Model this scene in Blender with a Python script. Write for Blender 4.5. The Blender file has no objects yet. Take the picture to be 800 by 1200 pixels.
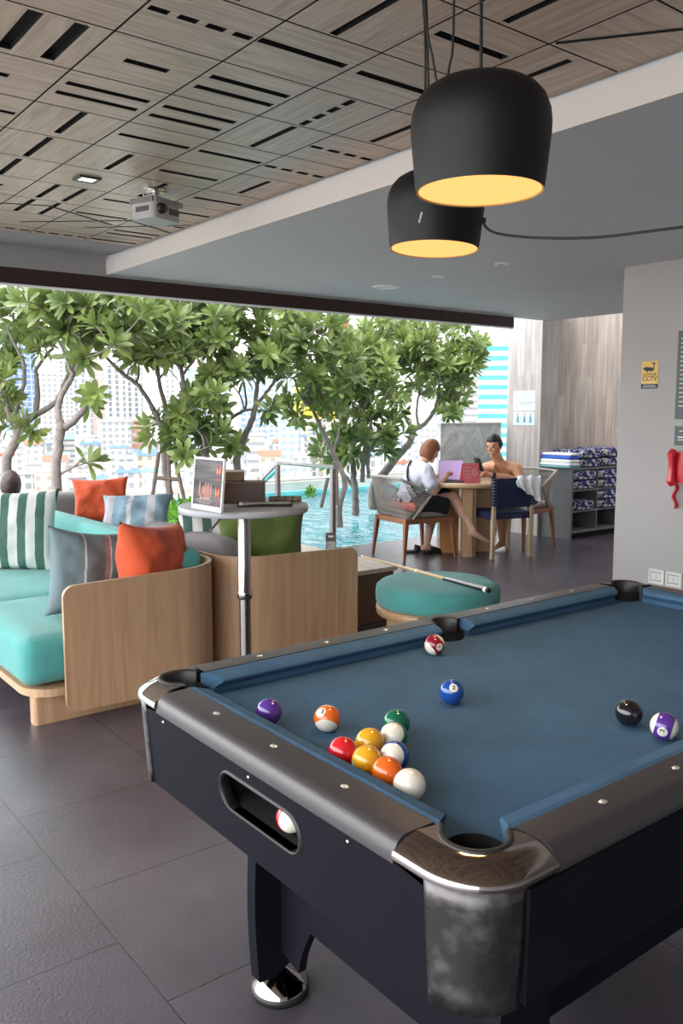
import bpy, bmesh, math, random
from mathutils import Vector, Matrix, noise
random.seed(7)
PI = math.pi
scene = bpy.context.scene
COL = scene.collection
# ---------------------------------------------------------------- camera
F, PITCH, YAW, CH = 993.4, .12, .913, 1.4646
fw = Vector((math.cos(PITCH)*math.cos(YAW), math.cos(PITCH)*math.sin(YAW), -math.sin(PITCH)))
rt = Vector((math.sin(YAW), -math.cos(YAW), 0))
up = rt.cross(fw)
CAM = Vector((0, 0, CH))
def at(x, y, d):
    return CAM + (fw + rt*((x-400)/F) - up*((y-600)/F))*d
cd = bpy.data.cameras.new('camera'); cam = bpy.data.objects.new('camera', cd); COL.objects.link(cam)
cam.matrix_world = Matrix(((rt.x, up.x, -fw.x, 0), (rt.y, up.y, -fw.y, 0), (rt.z, up.z, -fw.z, CH), (0, 0, 0, 1)))
cd.sensor_fit = 'VERTICAL'; cd.sensor_height = 36; cd.lens = F/1200*36; cd.clip_start = .05; cd.clip_end = 3000
scene.camera = cam
# ---------------------------------------------------------------- materials
def mat(name, col, rough=.5, metal=0, spec=.5, bump=0, bscale=60, var=0, vscale=8, emit=None, estr=0, trans=0, ior=1.45, sheen=0, coat=0, alpha=1, stretch=None):
    m = bpy.data.materials.new(name); m.use_nodes = True; nt = m.node_tree; b = nt.nodes['Principled BSDF']
    b.inputs['Base Color'].default_value = (*col, 1); b.inputs['Roughness'].default_value = rough; b.inputs['Metallic'].default_value = metal
    b.inputs['Specular IOR Level'].default_value = spec; b.inputs['IOR'].default_value = ior
    b.inputs['Transmission Weight'].default_value = trans; b.inputs['Sheen Weight'].default_value = sheen; b.inputs['Coat Weight'].default_value = coat
    b.inputs['Alpha'].default_value = alpha
    if emit: b.inputs['Emission Color'].default_value = (*emit, 1); b.inputs['Emission Strength'].default_value = estr
    if bump or var:
        tc = nt.nodes.new('ShaderNodeTexCoord'); mp = nt.nodes.new('ShaderNodeMapping'); nt.links.new(tc.outputs['Object'], mp.inputs[0])
        if stretch: mp.inputs['Scale'].default_value = stretch
    if bump:
        n = nt.nodes.new('ShaderNodeTexNoise'); n.inputs['Scale'].default_value = bscale; n.inputs['Detail'].default_value = 3
        bp_ = nt.nodes.new('ShaderNodeBump'); bp_.inputs['Strength'].default_value = bump; bp_.inputs['Distance'].default_value = .01
        nt.links.new(mp.outputs[0], n.inputs['Vector']); nt.links.new(n.outputs['Fac'], bp_.inputs['Height']); nt.links.new(bp_.outputs[0], b.inputs['Normal'])
    if var:
        n = nt.nodes.new('ShaderNodeTexNoise'); n.inputs['Scale'].default_value = vscale; n.inputs['Detail'].default_value = 4
        r = nt.nodes.new('ShaderNodeValToRGB'); r.color_ramp.elements[0].position = .3; r.color_ramp.elements[1].position = .7
        r.color_ramp.elements[0].color = (*[max(0, c*(1-var)) for c in col], 1); r.color_ramp.elements[1].color = (*[min(1, c*(1+var)) for c in col], 1)
        nt.links.new(mp.outputs[0], n.inputs['Vector']); nt.links.new(n.outputs['Fac'], r.inputs[0]); nt.links.new(r.outputs[0], b.inputs['Base Color'])
    return m
def N(nt, t, **k):
    n = nt.nodes.new('ShaderNode'+t)
    for a, v in k.items():
        if a in n.inputs: n.inputs[a].default_value = v
        else: setattr(n, a, v)
    return n
def stripes(name, cols, widths, axis='X', rough=.85, size=1.0, off=.5):
    """bands of colour along one object axis (constant ramp)"""
    m = bpy.data.materials.new(name); m.use_nodes = True; nt = m.node_tree; b = nt.nodes['Principled BSDF']; b.inputs['Roughness'].default_value = rough
    tc = N(nt, 'TexCoord'); sp = N(nt, 'SeparateXYZ'); nt.links.new(tc.outputs['Object'], sp.inputs[0])
    ma = N(nt, 'Math', operation='MULTIPLY_ADD'); ma.inputs[1].default_value = 1/size; ma.inputs[2].default_value = off
    nt.links.new(sp.outputs[axis], ma.inputs[0]); fr = N(nt, 'Math', operation='FRACT'); nt.links.new(ma.outputs[0], fr.inputs[0])
    r = N(nt, 'ValToRGB'); r.color_ramp.interpolation = 'CONSTANT'; t = 0; tot = sum(widths)
    for i, (c, w) in enumerate(zip(cols, widths)):
        e = r.color_ramp.elements[i] if i < 2 else r.color_ramp.elements.new(min(.999, t/tot))
        e.position = t/tot; e.color = (*c, 1); t += w
    nt.links.new(fr.outputs[0], r.inputs[0]); nt.links.new(r.outputs[0], b.inputs['Base Color'])
    n = N(nt, 'TexNoise', Scale=350.0); bu = N(nt, 'Bump', Strength=.25, Distance=.002); nt.links.new(tc.outputs['Object'], n.inputs['Vector'])
    nt.links.new(n.outputs['Fac'], bu.inputs['Height']); nt.links.new(bu.outputs[0], b.inputs['Normal'])
    return m
def wood(name, c1, c2, scale=(1, 1, 1), rough=.45, nscale=9, plank=None, pc=None, coat=0):
    m = bpy.data.materials.new(name); m.use_nodes = True; nt = m.node_tree; b = nt.nodes['Principled BSDF']; b.inputs['Roughness'].default_value = rough; b.inputs['Coat Weight'].default_value = coat
    tc = N(nt, 'TexCoord'); mp = N(nt, 'Mapping'); mp.inputs['Scale'].default_value = scale; nt.links.new(tc.outputs['Object'], mp.inputs[0])
    n = N(nt, 'TexNoise', Scale=float(nscale), Detail=6.0, Roughness=.62, Distortion=.6); nt.links.new(mp.outputs[0], n.inputs['Vector'])
    r = N(nt, 'ValToRGB'); r.color_ramp.elements[0].position = .32; r.color_ramp.elements[1].position = .68
    r.color_ramp.elements[0].color = (*c1, 1); r.color_ramp.elements[1].color = (*c2, 1)
    nt.links.new(n.outputs['Fac'], r.inputs[0]); nt.links.new(r.outputs[0], b.inputs['Base Color'])
    return m
oak = wood('oak', (.42, .25, .14), (.56, .36, .21), (14, 14, .7), .42, 2.2)
oak_top = wood('oak_top', (.42, .27, .15), (.56, .37, .22), (3, 14, 3), .35, 2.2)
teak = wood('teak', (.24, .085, .035), (.36, .14, .06), (12, 12, 1), .4, 2)
ash = wood('ash', (.42, .30, .18), (.55, .42, .27), (12, 12, 1), .45, 2)
dkwood = wood('dark_walnut', (.035, .014, .009), (.08, .034, .02), (2, 2, 10), .35, 3)
teal = mat('teal_fabric', (.08, .36, .335), .9, bump=.5, bscale=320, var=.10, vscale=5, sheen=.3)
dteal = mat('teal_piping', (.06, .34, .32), .9)
greyfab = mat('grey_fabric', (.20, .185, .185), .95, bump=.5, bscale=320, sheen=.2)
orange = mat('orange_fabric', (.60, .085, .025), .85, bump=.4, bscale=350, sheen=.2, var=.08, vscale=6)
greenfab = mat('green_fabric', (.085, .125, .02), .9, bump=.5, bscale=300, var=.15, vscale=10, sheen=.2)
black = mat('black_laminate', (.005, .005, .009), .6, bump=.06, bscale=500, spec=.15)
railm = mat('rail_laminate', (.042, .037, .040), .30, bump=.10, bscale=350, spec=.6)
blackrub = mat('black_rubber', (.018, .017, .017), .45)
dark = mat('void_black', (.004, .004, .004), .9)
chrome = mat('chrome', (.62, .60, .58), .10, 1)
chrome2 = mat('dimmed_chrome', (.34, .31, .30), .09, 1)  # same chrome, darkened so its reflections stay dim
steel = mat('brushed_steel', (.55, .55, .55), .3, 1)
silver = mat('silver_sight', (.75, .74, .7), .25, .6)
white = mat('white_paint', (.88, .88, .88), .5)
plaster = mat('grey_plaster', (.41, .39, .38), .85, bump=.15, bscale=25, var=.03, vscale=2)
soffit = mat('soffit_paint', (.64, .635, .65), .7, var=.03, vscale=1.2)
bulk = mat('bulkhead_paint', (.66, .61, .58), .8)
beamg = mat('beam_grey', (.32, .30, .30), .8)
glass = mat('glass', (.92, .97, .96), .02, trans=1, ior=1.03)
# ---------------------------------------------------------------- mesh builder
class MB:
    def __init__(s): s.v = []; s.f = []; s.sm = []; s.mi = []
    def add(s, vs, fs, smooth=False, mi=0, M=None):
        o = len(s.v); s.v += [(M @ Vector(p)) if M else Vector(p) for p in vs]
        s.f += [tuple(o+i for i in f) for f in fs]; s.sm += [smooth]*len(fs); s.mi += [mi]*len(fs); return s
    def box(s, x0, x1, y0, y1, z0, z1, M=None, mi=0):
        vs = [(x, y, z) for z in (z0, z1) for y in (y0, y1) for x in (x0, x1)]
        return s.add(vs, [(0, 2, 3, 1), (4, 5, 7, 6), (0, 1, 5, 4), (2, 6, 7, 3), (0, 4, 6, 2), (1, 3, 7, 5)], False, mi, M)
    def prism(s, pts, z0, z1, M=None, smooth=False, mi=0, caps=True, top_inset=None):
        n = len(pts); vs = [(x, y, z0) for x, y in pts]+[(x, y, z1) for x, y in (top_inset or pts)]
        s.add(vs, [(i, (i+1) % n, n+(i+1) % n, n+i) for i in range(n)], smooth, mi, M)
        if caps: s.add(vs, [tuple(range(n))[::-1], tuple(range(n, 2*n))], False, mi, M)
        return s
    def tube(s, path, r, n=8, smooth=True, mi=0, cap=True, M=None):
        P = [Vector(p) for p in path]; R = r if isinstance(r, (list, tuple)) else [r]*len(P)
        vs = []; fs = []; ref = None
        for i, p in enumerate(P):
            t = (P[min(i+1, len(P)-1)]-P[max(i-1, 0)])
            t = t.normalized() if t.length > 1e-9 else Vector((0, 0, 1))
            if ref is None: ref = Vector((0, 0, 1)) if abs(t.z) < .9 else Vector((1, 0, 0))
            a = ref-t*ref.dot(t); a = a.normalized() if a.length > 1e-6 else t.orthogonal().normalized(); ref = a
            b = t.cross(a)
            for k in range(n):
                th = 2*PI*k/n; vs.append(p+(a*math.cos(th)+b*math.sin(th))*R[i])
        for i in range(len(P)-1):
            for k in range(n): fs.append((i*n+k, i*n+(k+1) % n, (i+1)*n+(k+1) % n, (i+1)*n+k))
        s.add(vs, fs, smooth, mi, M)
        if cap and len(P) > 1: s.add(vs, [tuple(range(n))[::-1], tuple((len(P)-1)*n+k for k in range(n))], False, mi, M)
        return s
    def bar(s, a, b, w, h=None, w2=None, h2=None, side=None, M=None):
        a, b = Vector(a), Vector(b); h = h or w; w2 = w2 or w; h2 = h2 or h; t = (b-a).normalized()
        sd = Vector(side) if side else (Vector((0, 0, 1)).cross(t) if abs(t.z) < .95 else Vector((0, 1, 0)))
        sd = (sd-t*sd.dot(t)).normalized(); u = t.cross(sd); vs = []
        for p, ww, hh in ((a, w, h), (b, w2, h2)):
            for i, j in ((-1, -1), (1, -1), (1, 1), (-1, 1)): vs.append(p+sd*(i*ww/2)+u*(j*hh/2))
        return s.add(vs, [(3, 2, 1, 0), (4, 5, 6, 7), (0, 1, 5, 4), (1, 2, 6, 5), (2, 3, 7, 6), (3, 0, 4, 7)], M=M)
    def lathe(s, prof, c=(0, 0, 0), n=32, smooth=True, mi=0, M=None):
        vs = []; fs = []; c = Vector(c)
        for r, z in prof:
            for k in range(n): vs.append(c+Vector((r*math.cos(2*PI*k/n), r*math.sin(2*PI*k/n), z)))
        for i in range(len(prof)-1):
            for k in range(n): fs.append((i*n+k, i*n+(k+1) % n, (i+1)*n+(k+1) % n, (i+1)*n+k))
        return s.add(vs, fs, smooth, mi, M)
    def grid(s, fn, nu, nv, smooth=True, mi=0, close_u=False, M=None):
        vs = [fn(i/(nu-(0 if close_u else 1)), j/(nv-1)) for j in range(nv) for i in range(nu)]; fs = []
        for j in range(nv-1):
            for i in range(nu if close_u else nu-1):
                i2 = (i+1) % nu; fs.append((j*nu+i, j*nu+i2, (j+1)*nu+i2, (j+1)*nu+i))
        return s.add(vs, fs, smooth, mi, M)
def tagp(o, label=None, cat=None, group=None, kind=None):
    if label: o['label'] = label
    if cat: o['category'] = cat
    if group: o['group'] = group
    if kind: o['kind'] = kind
    return o
def B(name, mb, m, parent=None, bevel=0, seg=2, sub=0, world=True, weld=False, solid=0, org=None):
    """link one mesh object; coordinates are world ones unless world=False (then parent-local)"""
    me = bpy.data.meshes.new(name)
    if parent is not None:
        root = parent
        while root.parent: root = root.parent
        off = root.location.copy() if world else Vector((0, 0, 0)); rz = root.rotation_euler.z if world else 0
    elif org is not None: off = Vector(org); rz = 0
    else:
        xs = [v.x for v in mb.v]; ys = [v.y for v in mb.v]; zs = [v.z for v in mb.v]
        off = Vector(((min(xs)+max(xs))/2, (min(ys)+max(ys))/2, min(zs))); rz = 0
    R = Matrix.Rotation(-rz, 4, 'Z')
    me.from_pydata([tuple(R @ (v-off)) for v in mb.v], [], mb.f)
    for p, s, i in zip(me.polygons, mb.sm, mb.mi): p.use_smooth = s; p.material_index = i
    for mm in (m if isinstance(m, (list, tuple)) else [m]): me.materials.append(mm)
    if weld:
        bm = bmesh.new(); bm.from_mesh(me); bmesh.ops.remove_doubles(bm, verts=bm.verts, dist=1e-5); bmesh.ops.recalc_face_normals(bm, faces=bm.faces); bm.to_mesh(me); bm.free()
    me.update()
    o = bpy.data.objects.new(name, me); COL.objects.link(o)
    if parent is not None: o.parent = parent
    else: o.location = off
    if solid: md = o.modifiers.new('s', 'SOLIDIFY'); md.thickness = solid; md.offset = 0
    if bevel: md = o.modifiers.new('b', 'BEVEL'); md.width = bevel; md.segments = seg; md.limit_method = 'ANGLE'; md.angle_limit = .6; md.harden_normals = False
    if sub: md = o.modifiers.new('u', 'SUBSURF'); md.levels = sub; md.render_levels = sub
    return o
def T(name, label, cat, loc, rz=0, group=None):
    o = bpy.data.objects.new(name, None); COL.objects.link(o); o.location = loc; o.rotation_euler = (0, 0, rz); o.empty_display_size = .05
    return tagp(o, label, cat, group)
def S(o): o['kind'] = 'structure'; return o
def text(name, body, size, M, m, parent=None, align='CENTER', ext=.0004, bold=0):
    cu = bpy.data.curves.new(name or 'txt', 'FONT'); cu.body = body; cu.size = size; cu.align_x = align; cu.align_y = 'CENTER'; cu.extrude = ext; cu.offset = bold
    t = bpy.data.objects.new('tmp', cu); COL.objects.link(t); dg = bpy.context.evaluated_depsgraph_get(); me = bpy.data.meshes.new_from_object(t.evaluated_get(dg))
    bpy.data.objects.remove(t); bpy.data.curves.remove(cu)
    mb = MB(); mb.add([v.co.copy() for v in me.vertices], [tuple(p.vertices) for p in me.polygons], M=M); bpy.data.meshes.remove(me)
    return mb if name is None else B(name, mb, m, parent)
def rrect(x0, x1, y0, y1, r, n=6):
    pts = []
    for cx, cy, a in ((x1-r, y0+r, -PI/2), (x1-r, y1-r, 0), (x0+r, y1-r, PI/2), (x0+r, y0+r, PI)):
        for k in range(n+1): pts.append((cx+r*math.cos(a+PI/2*k/n), cy+r*math.sin(a+PI/2*k/n)))
    return pts
def arc(cx, cy, r, a0, a1, n=12): return [(cx+r*math.cos(a0+(a1-a0)*k/n), cy+r*math.sin(a0+(a1-a0)*k/n)) for k in range(n+1)]
def cushion_box(mb, x0, x1, y0, y1, z0, z1, r=.05, puff=.015, n=14, M=None, se=5):
    """soft rounded block (superellipsoid-like)"""
    cx, cy, cz = (x0+x1)/2, (y0+y1)/2, (z0+z1)/2; hx, hy, hz = (x1-x0)/2, (y1-y0)/2, (z1-z0)/2
    bm = bmesh.new(); bmesh.ops.create_cube(bm, size=2); bmesh.ops.subdivide_edges(bm, edges=bm.edges[:], cuts=n, use_grid_fill=True)
    vs = []
    for v in bm.verts:
        p = v.co; q = Vector((p.x*hx, p.y*hy, p.z*hz)); c = Vector([max(-h+r, min(h-r, a)) for a, h in zip(q, (hx, hy, hz))])
        d = q-c
        if d.length > 1e-9: q = c+d.normalized()*r if d.length > r else q
        k = (1-p.x*p.x)*(1-p.y*p.y); q.z += (puff if p.z > 0 else 0)*k*(1 if p.z > .9 else 0)
        q.x += puff*(1-p.y**2)*(1-p.z**2)*(1 if p.x > .99 else (-1 if p.x < -.99 else 0)); q.y += puff*(1-p.x**2)*(1-p.z**2)*(1 if p.y > .99 else (-1 if p.y < -.99 else 0))
        vs.append(Vector((cx, cy, cz))+q)
    bm.faces.ensure_lookup_table(); fs = [tuple(v.index for v in f.verts) for f in bm.faces]; bm.free()
    return mb.add(vs, fs, True, 0, M)
def pillow(w, h, t, seed=0, n=28, corner=.07):
    """throw pillow in local x (width) / z (height), thickness along y, base at z=0"""
    mb = MB()
    for s in (1, -1):
        def fn(u, v, s=s):
            a, b = 2*u-1, 2*v-1
            k = (1-abs(a)**3.2)*(1-abs(b)**3.2); th = t/2*max(0, k)**.55
            pin = 1-corner*(1-b*b)*abs(a)**3; pin2 = 1-corner*(1-a*a)*abs(b)**3
            x = a*w/2*pin; z = b*h/2*pin2
            wr = noise.noise(Vector((a*2.2+seed*7, b*2.2, s*3)))*.024+noise.noise(Vector((a*4+b*3+seed*3, b*10-a*6, s*5+seed)))*.009
            edge = max(0, k)**.4
            return Vector((x, -s*(th+wr*edge), z+h/2))
        mb.grid(fn, n, n)
        if s < 0: mb.f[-(n-1)**2:] = [f[::-1] for f in mb.f[-(n-1)**2:]]
    return mb
# ---------------------------------------------------------------- the room
ZC, ZS, XB, YC, YH, XW = 2.597, 2.467, 2.59, 5.71, 6.23, 5.36
# floor tiles
fm = bpy.data.materials.new('slate_tile'); fm.use_nodes = True; nt = fm.node_tree; b = nt.nodes['Principled BSDF']
tc = N(nt, 'TexCoord'); sp = N(nt, 'SeparateXYZ'); nt.links.new(tc.outputs['Object'], sp.inputs[0])
cb = N(nt, 'CombineXYZ'); nt.links.new(sp.outputs['Y'], cb.inputs['X']); nt.links.new(sp.outputs['X'], cb.inputs['Y'])
mp = N(nt, 'Mapping'); mp.inputs['Location'].default_value = (-.31+.6, -.25+.6*3, 0); nt.links.new(cb.outputs[0], mp.inputs[0])
br = N(nt, 'TexBrick', offset=.5, Scale=1.0); br.inputs['Mortar Size'].default_value = .0022; br.inputs['Brick Width'].default_value = .6; br.inputs['Row Height'].default_value = .6
br.inputs['Color1'].default_value = (.066, .058, .069, 1); br.inputs['Color2'].default_value = (.078, .069, .081, 1); br.inputs['Mortar'].default_value = (.02, .018, .02, 1); br.inputs['Mortar Smooth'].default_value = .2
nt.links.new(mp.outputs[0], br.inputs['Vector'])
ns = N(nt, 'TexNoise', Scale=2.2, Detail=5.0); nt.links.new(tc.outputs['Object'], ns.inputs['Vector'])
rr = N(nt, 'ValToRGB'); rr.color_ramp.elements[0].position = .3; rr.color_ramp.elements[1].position = .75; rr.color_ramp.elements[0].color = (.75, .74, .76, 1); rr.color_ramp.elements[1].color = (1.35, 1.3, 1.33, 1)
nt.links.new(ns.outputs['Fac'], rr.inputs[0]); mx = N(nt, 'MixRGB', blend_type='MULTIPLY'); mx.inputs[0].default_value = 1
nt.links.new(br.outputs['Color'], mx.inputs[1]); nt.links.new(rr.outputs[0], mx.inputs[2]); nt.links.new(mx.outputs[0], b.inputs['Base Color'])
n2 = N(nt, 'TexNoise', Scale=95.0, Detail=3.5, Roughness=.65); nt.links.new(tc.outputs['Object'], n2.inputs['Vector'])
bu = N(nt, 'Bump', Strength=.48, Distance=.004); nt.links.new(n2.outputs['Fac'], bu.inputs['Height'])
bu2 = N(nt, 'Bump', Strength=.8, Distance=.003, invert=True); nt.links.new(br.outputs['Fac'], bu2.inputs['Height']); nt.links.new(bu.outputs[0], bu2.inputs['Normal']); nt.links.new(bu2.outputs[0], b.inputs['Normal'])
b.inputs['Roughness'].default_value = .27; b.inputs['Specular IOR Level'].default_value = .6
mb = MB(); mb.box(-1.5, 3.3, -2.2, 7.9, -.12, 0); mb.box(3.3, 12, -2.2, 7.12, -.12, 0); S(B('floor', mb, fm, org=(0, 0, 0)))
# ceiling of slotted wood panels: every panel is cut round its slots
g = .3690; GX, GY = 1.115, 2.558
XS = lambda *v: [('x', a) for a in v]
tiles = {(0, 0): [('x', .5, .3, .72)], (0, 1): [('x', .33, .08, .92), ('x', .62, .08, .92)], (1, 0): [('x', .36, .08, .95), ('x', .66, .08, .95)], (1, 1): [('x', .34, .08, .92), ('x', .66, .08, .92)],
 (1, -1): [('x', .42, .0, .93)], (0, -1): [('dx', .45)], (-1, 0): [('y', .38, .05, .9), ('y', .75, .05, .9)], (-1, -1): [('x', .25, .5, .93)], (-1, 1): [('x', .5, .3, .6)],
 (0, 2): [('y', .52, .0, .85)], (0, 3): [('y', .52, .05, .95)], (0, 4): [('y', .5, .1, .97)], (1, 2): [('x', .45, .08, .95)], (1, 3): [('y', .52, .1, .9)],
 (1, 5): [('y', .3, .0, .9), ('y', .68, .0, .9)], (1, 6): [('y', .3, .05, .95), ('y', .68, .05, .95)], (2, -1): [('x', .45, .1, .95)], (2, 0): [('dy', .52)], (2, 1): [('y', .5, .05, .95)],
 (2, 2): [('x', .45, .08, .95)], (2, 3): [('x', .5, .08, .92)], (2, 4): [('y', .45, .05, .95)], (2, 5): [('x', .4, .1, .9)], (2, 6): [('x', .45, .08, .92)],
 (3, -2): [('y', .42, .1, .9)], (3, -1): [('y', .5, .1, .9)], (3, 0): [('y', .5, .1, .95)], (3, 1): [('dx', .5)], (3, 2): [('dx', .5)], (3, 3): [('y', .5, .1, .9)], (3, 4): [('x', .5, .1, .9)], (3, 5): [('x', .5, .1, .9)],
 (2, -2): [('x', .42, .1, .93)], (1, -2): [('y', .45, .03, .97)], (2, -3): [('y', .4, .1, .95)], (3, -3): [], (3, -4): [], (1, 4): [], (0, 7): [], (1, 7): [], (2, 7): [], (0, 8): [('dx', .3)], (1, 8): [('dx', .3)], (2, 8): [('dx', .3)], (3, 8): [('x', .3, .05, .9)]}
mbx, mby, blk, wl = MB(), MB(), MB(), MB()
def panel(m_, x0, x1, y0, y1, holes):
    xs = sorted({x0, x1, *[h[i] for h in holes for i in (0, 1)]}); ys = sorted({y0, y1, *[h[i] for h in holes for i in (2, 3)]})
    for a, c in zip(xs, xs[1:]):
        for d, e in zip(ys, ys[1:]):
            if any(h[0] <= a+1e-6 and h[1] >= c-1e-6 and h[2] <= d+1e-6 and h[3] >= e-1e-6 for h in holes): continue
            m_.add([(a, d, ZC), (c, d, ZC), (c, e, ZC), (a, e, ZC)], [(3, 2, 1, 0)])
    for q in [(x0, x1, y0, y1)]+holes:
        a, c, d, e = q; wl.add([(a, d, ZC), (c, d, ZC), (c, e, ZC), (a, e, ZC), (a, d, ZC+.02), (c, d, ZC+.02), (c, e, ZC+.02), (a, e, ZC+.02)], [(0, 1, 5, 4), (1, 2, 6, 5), (2, 3, 7, 6), (3, 0, 4, 7)])  # panel edges and slot walls, coloured black to deepen the recess shade
rc = random.Random(3)
for i in range(-6, 4):
    for j in range(-12, 9):
        X0, Y0 = GX+i*g, GY+j*g; X1, Y1 = X0+g, min(Y0+g, YC)
        e = .0036; sl = tiles.get((i, j))
        if sl is None: sl = rc.choice([[('x', .5, .08, .92)], [('y', .5, .05, .95)], [('x', .35, .08, .92), ('x', .65, .08, .92)], [('y', .35, .05, .95), ('y', .68, .05, .95)], [('dx', .5)], [('x', .5, .3, .7)]])
        holes = []; w = .030; hx = lambda a: X0+a*g; hy = lambda a: Y0+a*g; wide = .046 if (i, j) == (-1, 0) else w
        for s_ in sl:
            if s_[0] == 'x': holes.append((hx(max(s_[2], .02)), hx(s_[3]), hy(s_[1])-w/2*1.15, hy(s_[1])+w/2*1.15))
            elif s_[0] == 'y': holes.append((hx(s_[1])-wide/2, hx(s_[1])+wide/2, hy(max(s_[2], .02)), hy(s_[3])))
            elif s_[0] == 'dx': holes += [(hx(.04+.25*k), hx(.21+.25*k), hy(s_[1])-w/2, hy(s_[1])+w/2) for k in range(4)]
            elif s_[0] == 'dy': holes += [(hx(s_[1])-w/2, hx(s_[1])+w/2, hy(.04+.25*k), hy(.21+.25*k)) for k in range(4)]
        holes = [(a, c, max(d, Y0+.004), min(f_, Y1-.004)) for a, c, d, f_ in holes if d < Y1-.01]
        panel(mby if (sl and sl[0][0] in ('y', 'dy')) else mbx, X0+e, X1-e, Y0+e, Y1-e, holes)
# diagonal slots near far edge and pool table: black strips painting their shade
def diag(a, b_, w=.020):
    a = Vector((*a, ZC-.001)); b_ = Vector((*b_, ZC-.001)); t = (b_-a).normalized(); n_ = Vector((-t.y, t.x, 0))*w/2
    blk.add([a+n_, a-n_, b_-n_, b_+n_], [(0, 1, 2, 3)])
P = lambda i, j: (GX+i*g, GY+j*g)
diag(P(.3, 7.4), P(2.0, 6.0)) if 0 else None
diag(P(0, 7), P(1.6, 6.3)); diag(P(1.6, 6.3), P(2.9, 7.0)); diag(P(1.6, 7.7), P(3.0, 6.5)); diag(P(3.0, 6.5), P(3.98, 7.0)); diag(P(2.6, 7.5), P(3.95, 6.2))
diag(P(3.03, -2.05), P(3.97, -3.3)); diag(P(2.9, -5), P(3.95, -4.1))
blk.add([(-1.3, -1.87, ZC+.02), (XB, -1.87, ZC+.02), (XB, YC, ZC+.02), (-1.3, YC, ZC+.02)], [(0, 1, 2, 3)])
cw1 = wood('ceiling_wood_x', (.35, .245, .175), (.60, .465, .36), (1.2, 16, 4), .32, 2.6); cw2 = wood('ceiling_wood_y', (.35, .245, .175), (.60, .465, .36), (16, 1.2, 4), .32, 2.6)
n0 = len(mbx.f); mbx.add(mby.v, mby.f, mi=1); mbx.add(blk.v, blk.f, mi=2); mbx.add(wl.v, wl.f, mi=2); S(B('ceiling', mbx, [cw1, cw2, dark], org=(0, 0, ZC)))
mb = MB(); mb.box(-1.4, 7.84, -1.9, 6.35, ZC+.06, ZC+.3); mb.box(-1.4, XB, YC, YH-.05, ZC+.004, ZC+.06); S(B('ceiling_slab', mb, beamg))
# bulkhead + soffit
mb = MB(); mb.box(XB, XB+.02, -1.9, YH+.08, ZS, ZC-.018); S(B('trim_bulkhead', mb, bulk))
mb = MB(); mb.box(XB+.02, 7.85, -1.9, YH+.12, ZS, ZS+.15); S(B('ceiling_soffit', mb, soffit))
mb = MB(); mb.box(-1.4, XB, YH, YH+.12, ZS-.012, ZC+.3); S(B('wall_lintel', mb, beamg))
hd = mat('bronze_header', (.036, .017, .013), .5)
mb = MB(); mb.box(-1.4, 7.16, YH, YH+.06, 2.345, ZS-.012)
for x in (.3, 2.33, 4.42, 6.1): mb.box(x, x+.012, YH-.004, YH, 2.345, ZS-.012)
S(B('trim_header', mb, hd))
mb = MB(); mb.box(-1.4, 7.16, YH+.005, YH+.05, 2.332, 2.345); S(B('trim_sky_line', mb, white))  # white strip painting the line of bright sky under the header
# right grey wall
mb = MB(); mb.box(XW, 9.3, -1.9, 3.66, 0, ZC+.06); S(B('wall_rear_blocker', MB().box(-1.4, 9.3, -2.2, -1.95, 0, ZC+.3), plaster)); S(B('wall_right', mb, plaster, bevel=.004))  # rear wall is added out of view to darken faces turned towards it
# timber clad walls
def planks(name, c1, c2, horiz):
    m = bpy.data.materials.new(name); m.use_nodes = True; nt = m.node_tree; b = nt.nodes['Principled BSDF']; b.inputs['Roughness'].default_value = .55
    tc = N(nt, 'TexCoord'); sp = N(nt, 'SeparateXYZ'); nt.links.new(tc.outputs['Object'], sp.inputs[0]); cb = N(nt, 'CombineXYZ')
    nt.links.new(sp.outputs['Z'], cb.inputs['X']); nt.links.new(sp.outputs[horiz], cb.inputs['Y'])
    br = N(nt, 'TexBrick', offset=.37, Scale=1.0); br.inputs['Brick Width'].default_value = .62; br.inputs['Row Height'].default_value = .105; br.inputs['Mortar Size'].default_value = .0008
    br.inputs['Color1'].default_value = (*c1, 1); br.inputs['Color2'].default_value = (*c2, 1); br.inputs['Mortar'].default_value = (*[c*.6 for c in c1], 1)
    nt.links.new(cb.outputs[0], br.inputs['Vector']); mp = N(nt, 'Mapping'); mp.inputs['Scale'].default_value = (14, 14, 1); nt.links.new(tc.outputs['Object'], mp.inputs[0])
    n = N(nt, 'TexNoise', Scale=2.0, Detail=5.0); nt.links.new(mp.outputs[0], n.inputs['Vector']); r = N(nt, 'ValToRGB'); r.color_ramp.elements[0].color = (.75, .75, .75, 1); r.color_ramp.elements[1].color = (1.2, 1.2, 1.2, 1)
    r.color_ramp.elements[0].position = .3; r.color_ramp.elements[1].position = .7
    nt.links.new(n.outputs['Fac'], r.inputs[0]); mx = N(nt, 'MixRGB', blend_type='MULTIPLY'); mx.inputs[0].default_value = 1; nt.links.new(br.outputs['Color'], mx.inputs[1]); nt.links.new(r.outputs[0], mx.inputs[2]); nt.links.new(mx.outputs[0], b.inputs['Base Color'])
    return m
mb = MB(); mb.box(7.84, 12, 6.42, 6.6, 0, 3.4); S(B('wall_back', mb, planks('grey_planks', (.33, .27, .235), (.43, .37, .32), 'X'), org=(0, 0, 0)))
mb = MB(); mb.box(7.8, 8.1, 6.36, 6.42, 0, ZC+.06); mb.box(7.8, 7.84, 6.42, 6.86, 0, 3.2); mb.box(7.84, 8.1, 6.6, 6.86, 0, 3.2); S(B('wall_column', mb, planks('pale_planks', (.38, .34, .32), (.45, .41, .39), 'Y'), org=(0, 0, 0)))
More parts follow.
